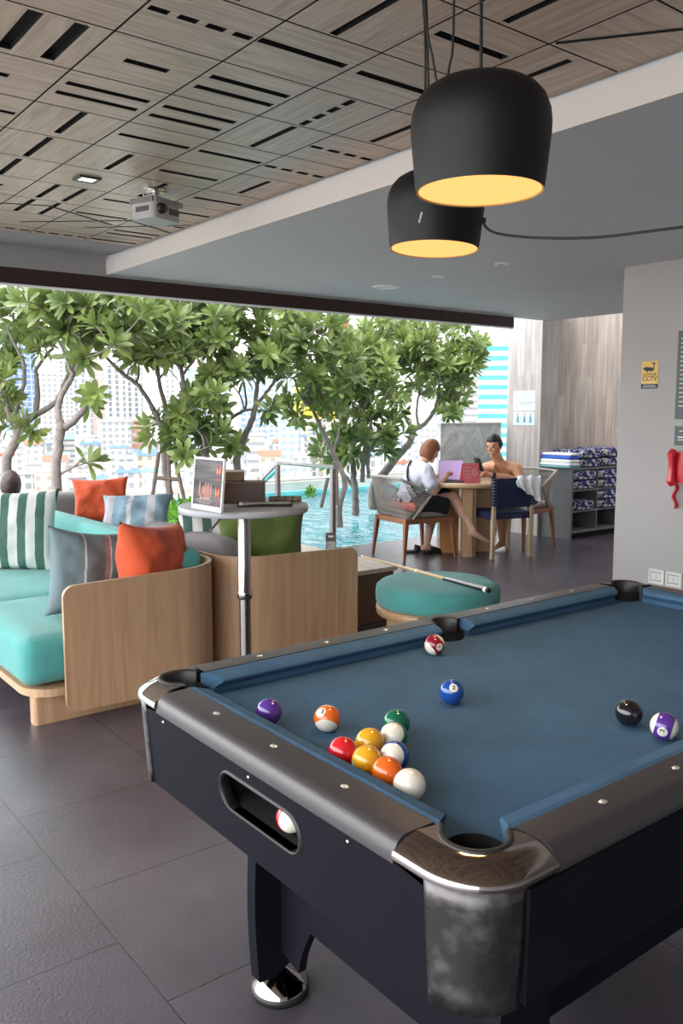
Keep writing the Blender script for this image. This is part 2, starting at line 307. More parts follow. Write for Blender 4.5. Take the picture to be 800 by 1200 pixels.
mb = MB(); mb.box(7.84, 8.3, -1.9, 6.42, ZC+.06, 2.9); S(B('ceiling_alcove', mb, soffit))  # cut short out of view, an added light well brightening the planks
mb = MB(); mb.box(9.9, 10.1, 3.4, 6.42, 0, 2.75); S(B('wall_alcove', mb, plaster))
# ceiling fittings
t = T('ceiling_speaker', 'large flush white round speaker in the grey soffit', 'speaker', (4.645, 5.417, ZS))
B('grille', MB().lathe([(0, -.006), (.085, -.006), (.095, -.004), (.1, 0), (.1, .004)], (4.645, 5.417, ZS)), white, t)
B('rim', MB().lathe([(.1, .001), (.103, -.008), (.11, -.008), (.113, .001)], (4.645, 5.417, ZS)), white, t)
glow = mat('warm_led', (1, .8, .6), .5, emit=(1, .75, .5), estr=1.2)
for (x, y, lb, warm) in ((4.559, 4.087, 'recessed round downlight with orange-brown core in the soffit, nearest the hanging cable', 1), (4.611, 4.763, 'tiny white recessed downlight in the soffit beside the round speaker', 0)):
    t = T('downlight', lb, 'ceiling light', (x, y, ZS))
    B('trim_ring', MB().lathe([(.032, .001), (.034, -.005), (.05, -.004), (.052, .001)], (x, y, ZS), 24), white, t)
    B('lens', MB().lathe([(0, -.002), (.033, -.003)], (x, y, ZS), 24), mat('copper_core', (.35, .14, .07), .4) if warm else white, t)
x, y = 1.664, 4.204
t = T('spotlight', 'square white recessed spotlight in a slotted wood ceiling panel', 'ceiling light', (x, y, ZC))
fr = MB()
for a in ((-.055, .055, -.05, -.038), (-.055, .055, .038, .05), (-.055, -.04, -.038, .038), (.04, .055, -.038, .038)): fr.box(x+a[0], x+a[1], y+a[2], y+a[3], ZC-.01, ZC)
B('frame', fr, mat('dark_frame', (.05, .05, .05), .4), t); B('lens', MB().box(x-.04, x+.04, y-.038, y+.038, ZC-.006, ZC), mat('spot_lens', (.9, .9, .9), .3, emit=(1, 1, 1), estr=.6), t)
# projector
px, py = 2.02, 4.19
pm = mat('projector_plastic', (.42, .41, .40), .4); pdk = mat('projector_vents', (.08, .08, .08), .6)
t = T('projector', 'white ceiling projector hanging upside down from the wood panels', 'projector', (px, py, ZC), .35)
L = Matrix.Translation((px, py, ZC)) @ Matrix.Rotation(.35, 4, 'Z')
pb0 = B('body', MB().prism(rrect(-.10, .10, -.085, .085, .03), -.165, -.085, M=L), pm, t, bevel=.01)
B('top_shell', MB().prism(rrect(-.105, .105, -.09, .09, .03), -.085, -.062, M=L), pdk, t, bevel=.006)
mb = MB()
for k in range(15): mb.box(-.1+.0142*k, -.095+.0142*k, -.094, -.088, -.09, -.062, M=L); mb.box(-.109, -.104, -.08+.0108*k, -.076+.0108*k, -.09, -.062, M=L)
B('ribs', mb, pm, t)
mb = MB(); mb.box(.01, .08, -.0875, -.084, -.135, -.105, M=L); mb.box(-.103, -.099, -.05, .04, -.13, -.105, M=L); B('vent', mb, pdk, pb0)
B('lens', MB().lathe([(0, .02), (.022, .02), (.028, 0), (.028, -.01)], M=L @ Matrix.Translation((-.05, -.088, -.115)) @ Matrix.Rotation(PI/2, 4, 'X')), blackrub, pb0)
B('mount_stem', MB().tube([(0, 0, -.062), (0, 0, -.01)], .02, 16, M=L), chrome, t)
mb = MB(); mb.box(-.07, .07, -.02, .02, -.008, 0, M=L); mb.box(-.02, .02, -.06, .06, -.008, 0, M=L); B('mount_plate', mb, chrome, t)
mb = MB()
for s_ in (-1, 1): mb.tube([(s_*.05, .02, -.06), (s_*.06, .03, -.03), (s_*.015, .01, -.02)], .004, 6, M=L)
B('cable', mb, white, t)
# items on the right wall
def wallM(y, z, x=XW): return Matrix(((0, 0, -1, x), (-1, 0, 0, y), (0, 1, 0, z), (0, 0, 0, 1)))   # local x -> -Y, y -> Z, z -> -X
yel = mat('sign_yellow', (.72, .46, .12), .5); ink = mat('sign_ink', (.012, .03, .04), .6); wh = mat('sign_white', (.75, .75, .72), .5)
def cctv(W, w, h, lb, nm='cctv_sign'):
    t = T(nm, lb, 'sign', W @ Vector((0, -h/2, 0)))
    pl_ = B('plate', MB().box(-w/2, w/2, -h/2, h/2, 0, .004, M=W), yel, t, bevel=.001)
    t = pl_
    B('footer', MB().box(-w/2, w/2, -h/2, -h/2+h*.17, .0041, .005, M=W), ink, t)
    mb = MB(); k = w/.12
    mb.prism([(-.035*k, .03*k), (.02*k, .022*k), (.022*k, .048*k), (-.032*k, .052*k), (-.045*k, .045*k), (-.047*k, .034*k)], .0042, .006, M=W)
    mb.prism([(.022*k, .03*k), (.032*k, .03*k), (.032*k, .07*k), (.038*k, .07*k), (.038*k, .078*k), (.012*k, .078*k), (.012*k, .07*k), (.026*k, .07*k), (.026*k, .038*k), (.022*k, .038*k)], .0042, .006, M=W)
    mb.prism([(-.026*k, .018*k), (-.016*k, .018*k), (-.012*k, .026*k), (-.026*k, .028*k)], .0042, .006, M=W)
    B('camera_icon', mb, ink, t)
    text('lettering', '24 HOUR', .024*k, W @ Matrix.Translation((0, .002*k, .0045)), ink, t, bold=.0003)
    text('lettering', 'CCTV', .040*k, W @ Matrix.Translation((0, -.026*k, .0045)), ink, t, bold=.0004)
    mb = MB(); mb.box(-w*.36, w*.36, -h/2+h*.11, -h/2+h*.125, .0051, .0056, M=W); mb.box(-w*.42, w*.42, -h/2+h*.05, -h/2+h*.07, .0051, .0056, M=W); mb.box(-w*.34, w*.34, -.046*k, -.0445*k, .0042, .0055, M=W)
    B('small_print', mb, wh, t)
cctv(wallM(3.42, 1.706), .128, .19, 'yellow CCTV sign with camera symbol on the plain grey wall')
gp = mat('sign_grey', (.09, .09, .095), .45)
W = wallM(3.09, 1.697)
t = T('notice_board', 'tall dark grey notice board with white print, cut off at the right edge', 'sign', W @ Vector((0, -.295, 0)))
B('board', MB().box(-.125, .125, -.295, .295, 0, .008, M=W), gp, t, bevel=.002)
mb = MB()
for k in range(16): mb.box(-.1, .1-.02*(k*7 % 4), .24-.03*k, .246-.03*k, .0081, .009, M=W)
B('printed_lines', mb, wh, t)
W = wallM(3.10, 1.288)
t = T('small_notice_plate', 'small dark grey plate under the notice board, above the red phone', 'sign', W @ Vector((0, -.065, 0)))
B('plate', MB().box(-.11, .11, -.065, .065, 0, .008, M=W), gp, t, bevel=.002)
mb = MB(); mb.box(-.075, -.04, .03, .035, .0081, .009, M=W); mb.box(-.085, -.03, -.012, -.004, .0081, .009, M=W); mb.box(-.085, -.03, -.03, -.024, .0081, .009, M=W); B('symbols', mb, wh, t)
red = mat('red_plastic', (.62, .015, .03), .3, coat=.3)
W = wallM(3.125, 1.075)
t = T('wall_phone', 'red wall telephone with coiled cord on the grey wall', 'telephone', W @ Vector((0, -.11, 0)))
B('base', MB().prism(rrect(-.06, .13, -.105, .105, .02), 0, .045, M=W), red, t, bevel=.008)
mb = MB(); mb.tube([(-.058, -.11, .055), (-.058, -.09, .075), (-.058, -.04, .068), (-.058, .04, .068), (-.058, .09, .075), (-.058, .11, .055)], [.026, .03, .022, .022, .03, .026], 14, M=W)
hs_ = B('handset', mb, red, t, bevel=.003)
pth = []
for k in range(150):
    a = k/150; s_ = k*.9; pth.append((-.045+.012*math.cos(s_)+.012*math.sin(a*9), -.11-.17*a, .03+.012*math.sin(s_)))
B('cord', MB().tube(pth, .0035, 5, M=W), red, hs_)
sk = mat('socket_plastic', (.72, .71, .68), .35)
for (yy, zz, lb) in ((3.297, .296, 'white double-frame wall socket, farther one from the picture edge'), (3.165, .296, 'white wall socket nearest the right picture edge')):
    W = wallM(yy, zz); t = T('wall_socket', lb, 'socket', W @ Vector((0, -.055, 0)), group=None)
    mb = MB()
    for q in ((-.06, .06, .04, .052), (-.06, .06, -.052, -.04), (-.06, -.046, -.04, .04), (.046, .06, -.04, .04)): mb.box(*q, 0, .012, M=W)
    B('frame', mb, sk, t, bevel=.002); ins_ = B('insert', MB().box(-.046, .046, -.04, .04, 0, .006, M=W), sk, t)
    mb = MB(); mb.box(-.03, .03, -.024, .024, .0061, .0085, M=W); B('rocker', mb, sk, ins_, bevel=.001)
    mb = MB(); mb.box(-.036, .036, -.03, -.026, .006, .0075, M=W); mb.box(-.036, .036, .026, .03, .006, .0075, M=W); mb.box(-.004, -.001, -.012, .012, .0086, .009, M=W); B('seam', mb, mat('socket_shadow', (.12, .12, .12), .6), ins_)
# poster on the pale column, yellow sign on plank wall
W = wallM(6.60, 1.485, 7.8)
bl = mat('poster_blue', (.52, .68, .75), .6); pw = mat('poster_paper', (.78, .82, .83), .6); pk = mat('poster_print', (.14, .25, .33), .6); skinp = mat('poster_skin', (.6, .36, .25), .6)
t = T('pool_rules_poster', 'pale blue and white pool rules poster on the pale column', 'poster', W @ Vector((0, -.2, 0)))
for (a, c, m_) in ((.07, .2, pw), (-.03, .06, pw), (-.2, -.045, bl)): B('panel', MB().box(-.16, .16, a, c, 0, .004, M=W), m_, t)
mb = MB()
for k in range(4): mb.box(-.06, .13-.03*(k % 2), .18-.025*k, .186-.025*k, .0041, .005, M=W)
for k in range(3): mb.box(-.06, .1+.02*(k % 2), .045-.022*k, .05-.022*k, .0041, .005, M=W)
mb.box(-.15, .15, .05, .054, .0041, .005, M=W)
B('print', mb, pk, t)
mb = MB()
for cx, cy in ((-.11, .13), (-.11, .015)): mb.lathe([(.02, .0), (.028, .0), (.028, .001), (.02, .001)], M=W @ Matrix.Translation((cx, cy, .0045)), n=20)
for cx in (-.09, .01, .1): mb.prism([(cx-.02, -.17), (cx+.02, -.17), (cx+.012, -.1), (cx, -.085), (cx-.014, -.1)], .0041, .005, M=W)
B('pictograms', mb, pk, t)
mb = MB()
for cx in (-.09, .01, .1): mb.lathe([(0, .001), (.014, .001), (.014, 0)], M=W @ Matrix.Translation((cx, -.07, .0045)), n=16)
B('pictogram_heads', mb, skinp, t)
W = Matrix(((1, 0, 0, 8.02), (0, 0, -1, 6.42), (0, 1, 0, 1.5), (0, 0, 0, 1)))
cctv(W, .1, .2, 'small yellow sign on the brown plank wall above the towels')
# towel cabinet: front faces -Y, carcass X 7.87..9.4
cabm = mat('cabinet_grey', (.14, .145, .15), .5); cx0, cx1, cy0, cy1 = 7.85, 9.35, 5.93, 6.40
t = T('towel_cabinet', 'dark grey open towel cabinet against the plank wall', 'cabinet', (8.5, 6.15, 0))
B('side_panel', MB().box(cx0, cx0+.03, cy0, cy1, 0, .83), cabm, t, bevel=.002); B('side_panel', MB().box(cx1-.03, cx1, cy0, cy1, 0, .83), cabm, t, bevel=.002)
B('back_panel', MB().box(cx0+.03, cx1-.03, cy1-.02, cy1, 0, .81), mat('cabinet_inner', (.02, .02, .022), .6), t)
for z in (.80, .555, .315, .08): B('shelf', MB().box(cx0+.03, cx1-.03, cy0+.005, cy1-.02, z-.012, z+.012), cabm, t)
for x in (8.33, 8.82): B('divider', MB().box(x, x+.02, cy0+.01, cy1-.02, .092, .788), cabm, t)
B('plinth', MB().box(cx0+.05, cx1-.03, cy0+.05, cy0+.07, 0, .068), dark, t)
# patterned towels
tw = bpy.data.materials.new('patterned_towel'); tw.use_nodes = True; nt = tw.node_tree; b = nt.nodes['Principled BSDF']; b.inputs['Roughness'].default_value = .95
tc = N(nt, 'TexCoord'); vo = N(nt, 'TexNoise', Scale=14.0, Detail=1.0, Distortion=1.8); nt.links.new(tc.outputs['Object'], vo.inputs['Vector'])
r = N(nt, 'ValToRGB'); r.color_ramp.interpolation = 'CONSTANT'; r.color_ramp.elements[0].color = (.012, .018, .11, 1); r.color_ramp.elements[1].position = .535; r.color_ramp.elements[1].color = (.50, .47, .46, 1)
nt.links.new(vo.outputs['Fac'], r.inputs[0]); nt.links.new(r.outputs[0], b.inputs['Base Color'])
def towel_roll(x0, x1, z0, z1, label, grp=None, y0=5.9, y1=6.34):
    mb = MB(); h = z1-z0
    def fn(u, v):
        a = 2*PI*u; ca, sa = math.cos(a), math.sin(a); k = 4.5
        px_ = abs(ca)**(2/k)*(1 if ca > 0 else -1); pz_ = abs(sa)**(2/k)*(1 if sa > 0 else -1)
        s = 1-.25*max(0, (abs(2*v-1)-.86)/.14)**2
        return Vector(((x0+x1)/2+px_*(x1-x0)/2*s, y0+(y1-y0)*v, (z0+z1)/2+pz_*h/2*s))
    mb.grid(fn, 28, 12, close_u=True)
    mb.add([fn(i/28, 0) for i in range(28)], [tuple(range(28))]); mb.add([fn(i/28, 1) for i in range(28)], [tuple(range(28))[::-1]])
    o = B('towel', mb, tw); tagp(o, label, 'towel', grp); return o
where = {'top': ('on top of the cabinet', .812), 'u': ('on the upper shelf', .567), 'm': ('on the middle shelf', .327), 'l': ('on the bottom shelf', .092)}
rw = random.Random(5)
for row, z0, n, side in (('upper', .567, 2, 'left'), ('upper', .567, 2, 'right')):
    xa, xb = (7.9, 8.31) if side == 'left' else (8.36, 8.8)
    for k in range(2):
        towel_roll(xa, xb-.01, z0+.105*k, z0+.105*(k+1), f'blue and white patterned towel, {("lower","upper")[k]} one of two in the {side} upper compartment')
towel_roll(7.9, 8.27, .327, .44, 'single low patterned towel in the half-empty left middle compartment')
for k in range(2): towel_roll(8.36, 8.79, .327+.107*k, .327+.107*(k+1), f'patterned towel, {("lower","upper")[k]} one of two in the right middle compartment')
for k in range(2): towel_roll(8.02, 8.42, .814+.10*k, .814+.10*(k+1), f'patterned towel, {("lower","upper")[k]} one of two on top of the cabinet beside the striped towels', y0=5.92, y1=6.38)
for k in range(2): towel_roll(8.44, 8.9, .814+.105*k, .814+.105*(k+1), f'patterned towel, {("lower","upper")[k]} one of two on top of the cabinet, nearest the grey wall', y0=5.92, y1=6.38)
wt = mat('white_towel', (.8, .8, .82), .95, bump=.4, bscale=200); bt = mat('blue_towel', (.05, .13, .55), .95, bump=.4, bscale=200); tl = mat('teal_edge', (.18, .38, .42), .95)
for k, (m_, lb) in enumerate(((tl, 'thin teal-edged towel at the bottom of the folded stack on the cabinet'), (wt, 'white folded towel above the teal-edged one on the cabinet'), (wt, 'white folded towel under the blue one on the cabinet'), (bt, 'bright blue folded towel in the stack on the cabinet'), (wt, 'white folded towel at the very top of the stack on the cabinet'))):
    hs = [.02, .035, .04, .04, .03][k]; z0 = .813+sum([.02, .035, .04, .04, .03][:k])
    mb = MB(); cushion_box(mb, 7.8+.01*k, 8.0, 5.93+.004*k, 6.38, z0, z0+hs, hs*.48, .0, 10)
    tagp(B('folded_towel', mb, m_), lb, 'towel')
# ---------------------------------------------------------------- pool table
ZB = .79
captop = mat('cap_dull_reflection', (.10, .09, .095), .32, .5)  # same metal as the cap rim, its duller reflection put into the colour
cloth = mat('blue_cloth', (.058, .125, .215), .95, bump=.35, bscale=420, var=.10, vscale=7, spec=.2)
jx0, jx1, jy0, jy1 = .862, 2.660, .800, 1.765      # rail / cushion joint rectangle
nx0, nx1, ny0, ny1 = .912, 2.610, .850, 1.715      # cushion noses
ox0, ox1, oy0, oy1 = .780, 2.742, .718, 1.847      # rail outside
mxx = (jx0+jx1)/2; RT = .84
pt = T('pool_table', 'black pool table with blue cloth and chrome corner castings', 'pool table', (mxx, (jy0+jy1)/2, 0))
# playing bed with pocket bites
pr = .052; bed = []
def bite(cx, cy, a0, a1): bed.extend(arc(cx, cy, pr, a0, a1, 10))
cpx = .018
bite(jx0+cpx, jy0+cpx, PI*.98, -PI*.48+PI*2-PI*2) if 0 else None
bed += arc(jx0+cpx, jy0+cpx, pr, PI*.75, -PI*.25, 12)
bed += arc(mxx, jy0-.005, pr, PI, 0, 12)
bed += arc(jx1-cpx, jy0+cpx, pr, PI*1.25, PI*.25, 12)
bed += arc(jx1-cpx, jy1-cpx, pr, -PI*.25, -PI*1.25, 12)
bed += arc(mxx, jy1+.005, pr, 0, -PI, 12)
bed += arc(jx0+cpx, jy1-cpx, pr, PI*.25, -PI*.75, 12)
bm = bmesh.new(); vs = [bm.verts.new((x, y, ZB)) for x, y in bed]; f = bm.faces.new(vs)
if f.normal.z < 0: f.normal_flip()
bmesh.ops.triangulate(bm, faces=bm.faces[:]); mb = MB(); mb.add([v.co.copy() for v in bm.verts], [tuple(v.index for v in q.verts) for q in bm.faces]); bm.verts.index_update(); bm.free()
n_ = len(bed); mb.add([(x, y, ZB) for x, y in bed]+[(x, y, ZB-.03) for x, y in bed], [(i, (i+1) % n_, n_+(i+1) % n_, n_+i) for i in range(n_)])
B('bed', mb, cloth, pt)
# cushions
def cushion(a, b, inn, ca, cb):
    """a,b: ends of the joint line; inn: inward unit; ca, cb: how far each nose end is pulled in"""
    a, b, inn = Vector((*a, 0)), Vector((*b, 0)), Vector((*inn, 0)); t = (b-a).normalized(); mb = MB()
    prof = [(0, RT-.002), (.012, RT), (.040, RT-.006), (.0475, RT-.011), (.050, RT-.015), (.0478, RT-.019), (.030, RT-.034), (.028, ZB), (0, ZB)]
    rows = []
    L = (b-a).length; ns = 10
    for k in range(ns+1):
        row = []
        for d, z in prof:
            q = d/.05; s0 = ca*q; s1 = L-cb*q; s = s0+(s1-s0)*k/ns; row.append(a+t*s+inn*d+Vector((0, 0, z)))
        rows.append(row)
    m_ = len(prof); vs = [p for r_ in rows for p in r_]
    fs = [(k*m_+i, k*m_+i+1, (k+1)*m_+i+1, (k+1)*m_+i) for k in range(ns) for i in range(m_-1)]
    mb.add(vs, fs, False); mb.add(vs, [tuple(range(m_)), tuple(ns*m_+i for i in range(m_))[::-1]])
    return B('cushion', mb, cloth, pt, bevel=.0008, seg=1)
cg, sg = .075, .056
cushion((jx0, jy0+cg), (jx0, jy1-cg), (1, 0), .034, .034); cushion((jx1, jy0+cg), (jx1, jy1-cg), (-1, 0), .034, .034)
for y, d in ((jy0, 1), (jy1, -1)):
    cushion((jx0+cg, y), (mxx-sg, y), (0, d), .034, .010); cushion((mxx+sg, y), (jx1-cg, y), (0, d), .010, .034)
# rails with rounded shoulder
def rail(a, b, out):
    a, b, out = Vector((*a, 0)), Vector((*b, 0)), Vector((*out, 0)); mb = MB()
    prof = [(0, RT-.04), (0, RT), (.055, RT), (.064, RT-.002), (.072, RT-.008), (.079, RT-.018), (.082, RT-.032), (.082, RT-.04)]; ns = 8
    m_ = len(prof); vs = [a+(b-a)*(k/ns)+out*d+Vector((0, 0, z)) for k in range(ns+1) for d, z in prof]
    mb.add(vs, [(k*m_+i, (k+1)*m_+i, (k+1)*m_+i+1, k*m_+i+1) for k in range(ns) for i in range(m_-1)], True)
    mb.add(vs, [tuple(range(m_)), tuple(ns*m_+i for i in range(m_))[::-1]], False)
    mb.add(vs, [(0, m_-1, ns*m_+m_-1, ns*m_)], False)
    o = B('rail', mb, railm, pt, weld=True); md = o.modifiers.new('e', 'EDGE_SPLIT'); md.split_angle = .6
    return o
ce = .086
rail((jx0, jy0+ce), (jx0, jy1-ce), (-1, 0)); rail((jx1, jy0+ce), (jx1, jy1-ce), (1, 0))
for y, d in ((jy0, -1), (jy1, 1)):
    rail((jx0+ce, y), (mxx-.05, y), (0, d)); rail((mxx+.05, y), (jx1-ce, y), (0, d))
    # bridge of rail behind the side pocket
    mb = MB(); pts = [(mxx-.0501, y), (mxx-.0501, y+d*.076), (mxx+.0501, y+d*.076), (mxx+.0501, y)]+[(mxx+.047*math.cos(a), y+d*.047*math.sin(a)) for a in [PI*k/14 for k in range(15)]]
    if d < 0: pts = pts
    mb.prism(pts, RT-.04, RT-.0005); B('rail_bridge', mb, railm, pt)
    # side pocket collar and cup
    mb = MB(); ns = 24; vs = []
    for k in range(ns+1):
        a = PI*(-.06+1.12*k/ns)
        for r_, z in ((.0465, RT-.07), (.0465, RT-.004), (.043, RT+.001), (.039, RT-.004), (.039, RT-.07)): vs.append((mxx+r_*math.cos(a), y+.004*d+d*r_*math.sin(a), z))
    mb.add(vs, [(k*5+i, k*5+i+1, (k+1)*5+i+1, (k+1)*5+i) for k in range(ns) for i in range(4)], True)
    B('pocket_collar', mb, blackrub, pt)
    B('pocket_cup', MB().lathe([(.05, RT-.03), (.052, ZB-.03), (.045, ZB-.12), (.0, ZB-.13)], (mxx, y+.0*d, 0), 24), dark, pt)
# corner castings
def corner(cx, cy, sx, sy, m_top):
    M = Matrix(((sx, 0, 0, cx), (0, sy, 0, cy), (0, 0, 1, 0), (0, 0, 0, 1))); flip = sx*sy < 0
    L_ = .166; r_ = .105; j = .0815
    u0 = (.100, .098)                                # pocket centre in corner frame
    R_ = .0545
    ua = [(u0[0]+R_*math.cos(a), u0[1]+R_*math.sin(a)) for a in [PI*(1.77-1.54*0) - PI*1.06*k/20 for k in range(0)]]
    th0, th1 = math.radians(-38), math.radians(-232)
    ua = arc(u0[0], u0[1], R_, th0, th1, 22)
    outl = [(0, L_)]+arc(r_, r_, r_, PI, 1.5*PI, 18)+[(L_, 0), (L_-.012, j)]+ua+[(j, L_-.012)]
    ins = []
    def inset(p):
        x, y = p
        if p == outl[0]: return (.042, L_-.004)
        if p == (L_, 0): return (L_-.004, .042)
        if (x-r_)**2+(y-r_)**2 > (r_-.001)**2 and x <= r_+1e-6 and y <= r_+1e-6: k = (r_-.042)/r_; return (r_+(x-r_)*k, r_+(y-r_)*k)
        return p
    lv = [[p for p in outl]]
    mb = MB(); n_ = len(outl); vs = []
    def lerp(p, q, t): return (p[0]+(q[0]-p[0])*t, p[1]+(q[1]-p[1])*t)
    prof = [(.06, RT-.034), (-.10, RT-.030), (-.11, RT-.025), (-.07, RT-.020), (.04, RT-.0155), (.5, RT-.0040), (1.0, RT+.003)]
    for t_, z in prof: vs += [(*lerp(p, inset(p), t_), z) for p in outl]
    nl = len(prof)
    fs = [(l*n_+i, l*n_+(i+1) % n_, (l+1)*n_+(i+1) % n_, (l+1)*n_+i) for l in range(nl-1) for i in range(n_)]
    top = tuple((nl-1)*n_+i for i in range(n_)); bot = tuple(range(n_))[::-1]
    mb.add(vs, fs, True, 0, M); mb.add(vs, [bot], False, 0, M); mb.add(vs, [top], False, 1, M)
    if flip: mb.f = [f_[::-1] for f_ in mb.f]
    root = B('corner_casting', mb, [m_top, captop], pt, weld=True); md = root.modifiers.new('e', 'EDGE_SPLIT'); md.split_angle = .5
    # rubber collar, extended straight towards the mouth
    mb = MB(); path = [(u0[0]+R_*math.cos(th0)+.012, u0[1]+R_*math.sin(th0)+.012)]+ua+[(u0[0]+R_*math.cos(th1)+.012, u0[1]+R_*math.sin(th1)+.012)]
    vs = []
    for k, (x, y) in enumerate(path):
        dx, dy = x-u0[0], y-u0[1]; l_ = math.hypot(dx, dy); dx /= l_; dy /= l_
        for o_, z in ((.001, RT-.06), (.0015, RT+.003), (-.001, RT+.0068), (-.006, RT+.0068), (-.0095, RT+.003), (-.0095, RT-.05)): vs.append((x+dx*o_, y+dy*o_, z))
    mb.add(vs, [(k*6+i, k*6+i+1, (k+1)*6+i+1, (k+1)*6+i) for k in range(len(path)-1) for i in range(5)], True, 0, M)
    mb.add(vs, [tuple(range(6)), tuple((len(path)-1)*6+i for i in range(6))[::-1]], False, 0, M)
    B('pocket_collar', mb, blackrub, root)
    B('pocket_cup', MB().lathe([(.048, RT-.02), (.052, ZB-.04), (.045, ZB-.12), (0, ZB-.13)], M @ Vector((u0[0], u0[1], 0)), 24), dark, root)
    # skirt below the cap
    mb = MB(); R0, R1 = .103, .090
    def fn(u, v): a = PI+(PI/2)*u; r = R0+(R1-R0)*v; ex = .004; return Vector((r_+ex*0+r*math.cos(a), r_+r*math.sin(a), RT-.034-(RT-.034-.612)*v))
    mb.grid(fn, 20, 8, M=M)
    if not flip: mb.f = [f_[::-1] for f_ in mb.f]
    o = B('corner_skirt', mb, skirtm, pt); md = o.modifiers.new('s', 'SOLIDIFY'); md.thickness = .008; md.offset = -1
skirtm = bpy.data.materials.new('scuffed_metal'); skirtm.use_nodes = True; nt = skirtm.node_tree; b = nt.nodes['Principled BSDF']; b.inputs['Metallic'].default_value = .85; b.inputs['Roughness'].default_value = .3
tc = N(nt, 'TexCoord'); n = N(nt, 'TexNoise', Scale=16.0, Detail=8.0, Roughness=.68); nt.links.new(tc.outputs['Object'], n.inputs['Vector'])
r = N(nt, 'ValToRGB'); r.color_ramp.elements[0].position = .47; r.color_ramp.elements[0].color = (.085, .078, .078, 1); r.color_ramp.elements[1].position = .85; r.color_ramp.elements[1].color = (.24, .24, .25, 1)
nt.links.new(n.outputs['Fac'], r.inputs[0]); nt.links.new(r.outputs[0], b.inputs['Base Color'])
r2 = N(nt, 'ValToRGB'); r2.color_ramp.elements[0].position = .4; r2.color_ramp.elements[0].color = (.22, .22, .22, 1); r2.color_ramp.elements[1].position = .7; r2.color_ramp.elements[1].color = (.6, .6, .6, 1); nt.links.new(n.outputs['Fac'], r2.inputs[0]); nt.links.new(r2.outputs[0], b.inputs['Roughness'])
corner(ox0, oy0, 1, 1, chrome2); corner(ox0, oy1, 1, -1, chrome); corner(ox1, oy0, -1, 1, chrome2); corner(ox1, oy1, -1, -1, chrome2)  # brighter chrome on the left casting carries its sky reflection
# apron: tapered frame with the ball-return window cut in the near end
at0, at1 = RT-.036, .612
def apr(o_in_top, o_in_bot, name='apron'): pass
tx0, tx1, ty0, ty1 = ox0+.004, ox1-.004, oy0+.004, oy1-.004; kx = .016
def ring(z): t_ = (at0-z)/(at0-at1); return tx0+kx*t_, tx1-kx*t_, ty0+kx*t_, ty1-kx*t_
mb = MB(); A = ring(at0); Z = ring(at1)
c_ = .098
# long sides and far end
mb.add([(A[0]+c_, A[2], at0), (A[1]-c_, A[2], at0), (Z[1]-c_, Z[2], at1), (Z[0]+c_, Z[2], at1)], [(0, 3, 2, 1)])
mb.add([(A[0]+c_, A[3], at0), (A[1]-c_, A[3], at0), (Z[1]-c_, Z[3], at1), (Z[0]+c_, Z[3], at1)], [(0, 1, 2, 3)])
mb.add([(A[1], A[2]+c_, at0), (A[1], A[3]-c_, at0), (Z[1], Z[3]-c_, at1), (Z[1], Z[2]+c_, at1)], [(0, 3, 2, 1)])
B('apron', mb, black, pt, solid=.018)
# near end (X small) with the stadium window
wy0, wy1, wz0, wz1 = 1.140, 1.412, .690, .764
def X_(z): return ring(z)[0]
wr = (wz1-wz0)/2; win = arc(wy0+wr, (wz0+wz1)/2, wr, 1.5*PI, .5*PI, 12)+arc(wy1-wr, (wz0+wz1)/2, wr, .5*PI, -.5*PI, 12)
def strip(win, scale=1.0): return win
outr = []
for (y, z) in win:       # map each window point to a point on the outer rectangle by ray
    cy, cz = (wy0+wy1)/2, (wz0+wz1)/2; dy, dz = y-cy, z-cz; ya, yb, za, zb2 = A[2]+c_, A[3]-c_, at1, at0
    ts = []
    if abs(dy) > 1e-9: ts.append(((yb if dy > 0 else ya)-cy)/dy)
    if abs(dz) > 1e-9: ts.append(((zb2 if dz > 0 else za)-cz)/dz)
    t_ = min(ts); outr.append((cy+dy*t_, cz+dz*t_))
n_ = len(win); mb = MB()
# insert true corners
vo = [(X_(z), y, z) for y, z in outr]; vi = [(X_(z), y, z) for y, z in win]
mb.add(vo+vi, [(i, n_+i, n_+(i+1) % n_, (i+1) % n_) for i in range(n_)])
cs = [(A[2]+c_, at1), (A[2]+c_, at0), (A[3]-c_, at0), (A[3]-c_, at1)]
for (y, z) in cs:
    best = min(range(n_), key=lambda i: min((outr[i][0]-y)**2+(outr[i][1]-z)**2, 9)+min((outr[(i+1) % n_][0]-y)**2+(outr[(i+1) % n_][1]-z)**2, 9))
    mb.add([vo[best], vo[(best+1) % n_], (X_(z), y, z)], [(0, 1, 2)])
for i in range(n_):
    p, q = vi[i], vi[(i+1) % n_]; mb.add([p, q, (q[0]+.02, q[1], q[2]), (p[0]+.02, p[1], p[2])], [(0, 1, 2, 3)])
ae_ = B('apron_end', mb, black, pt)
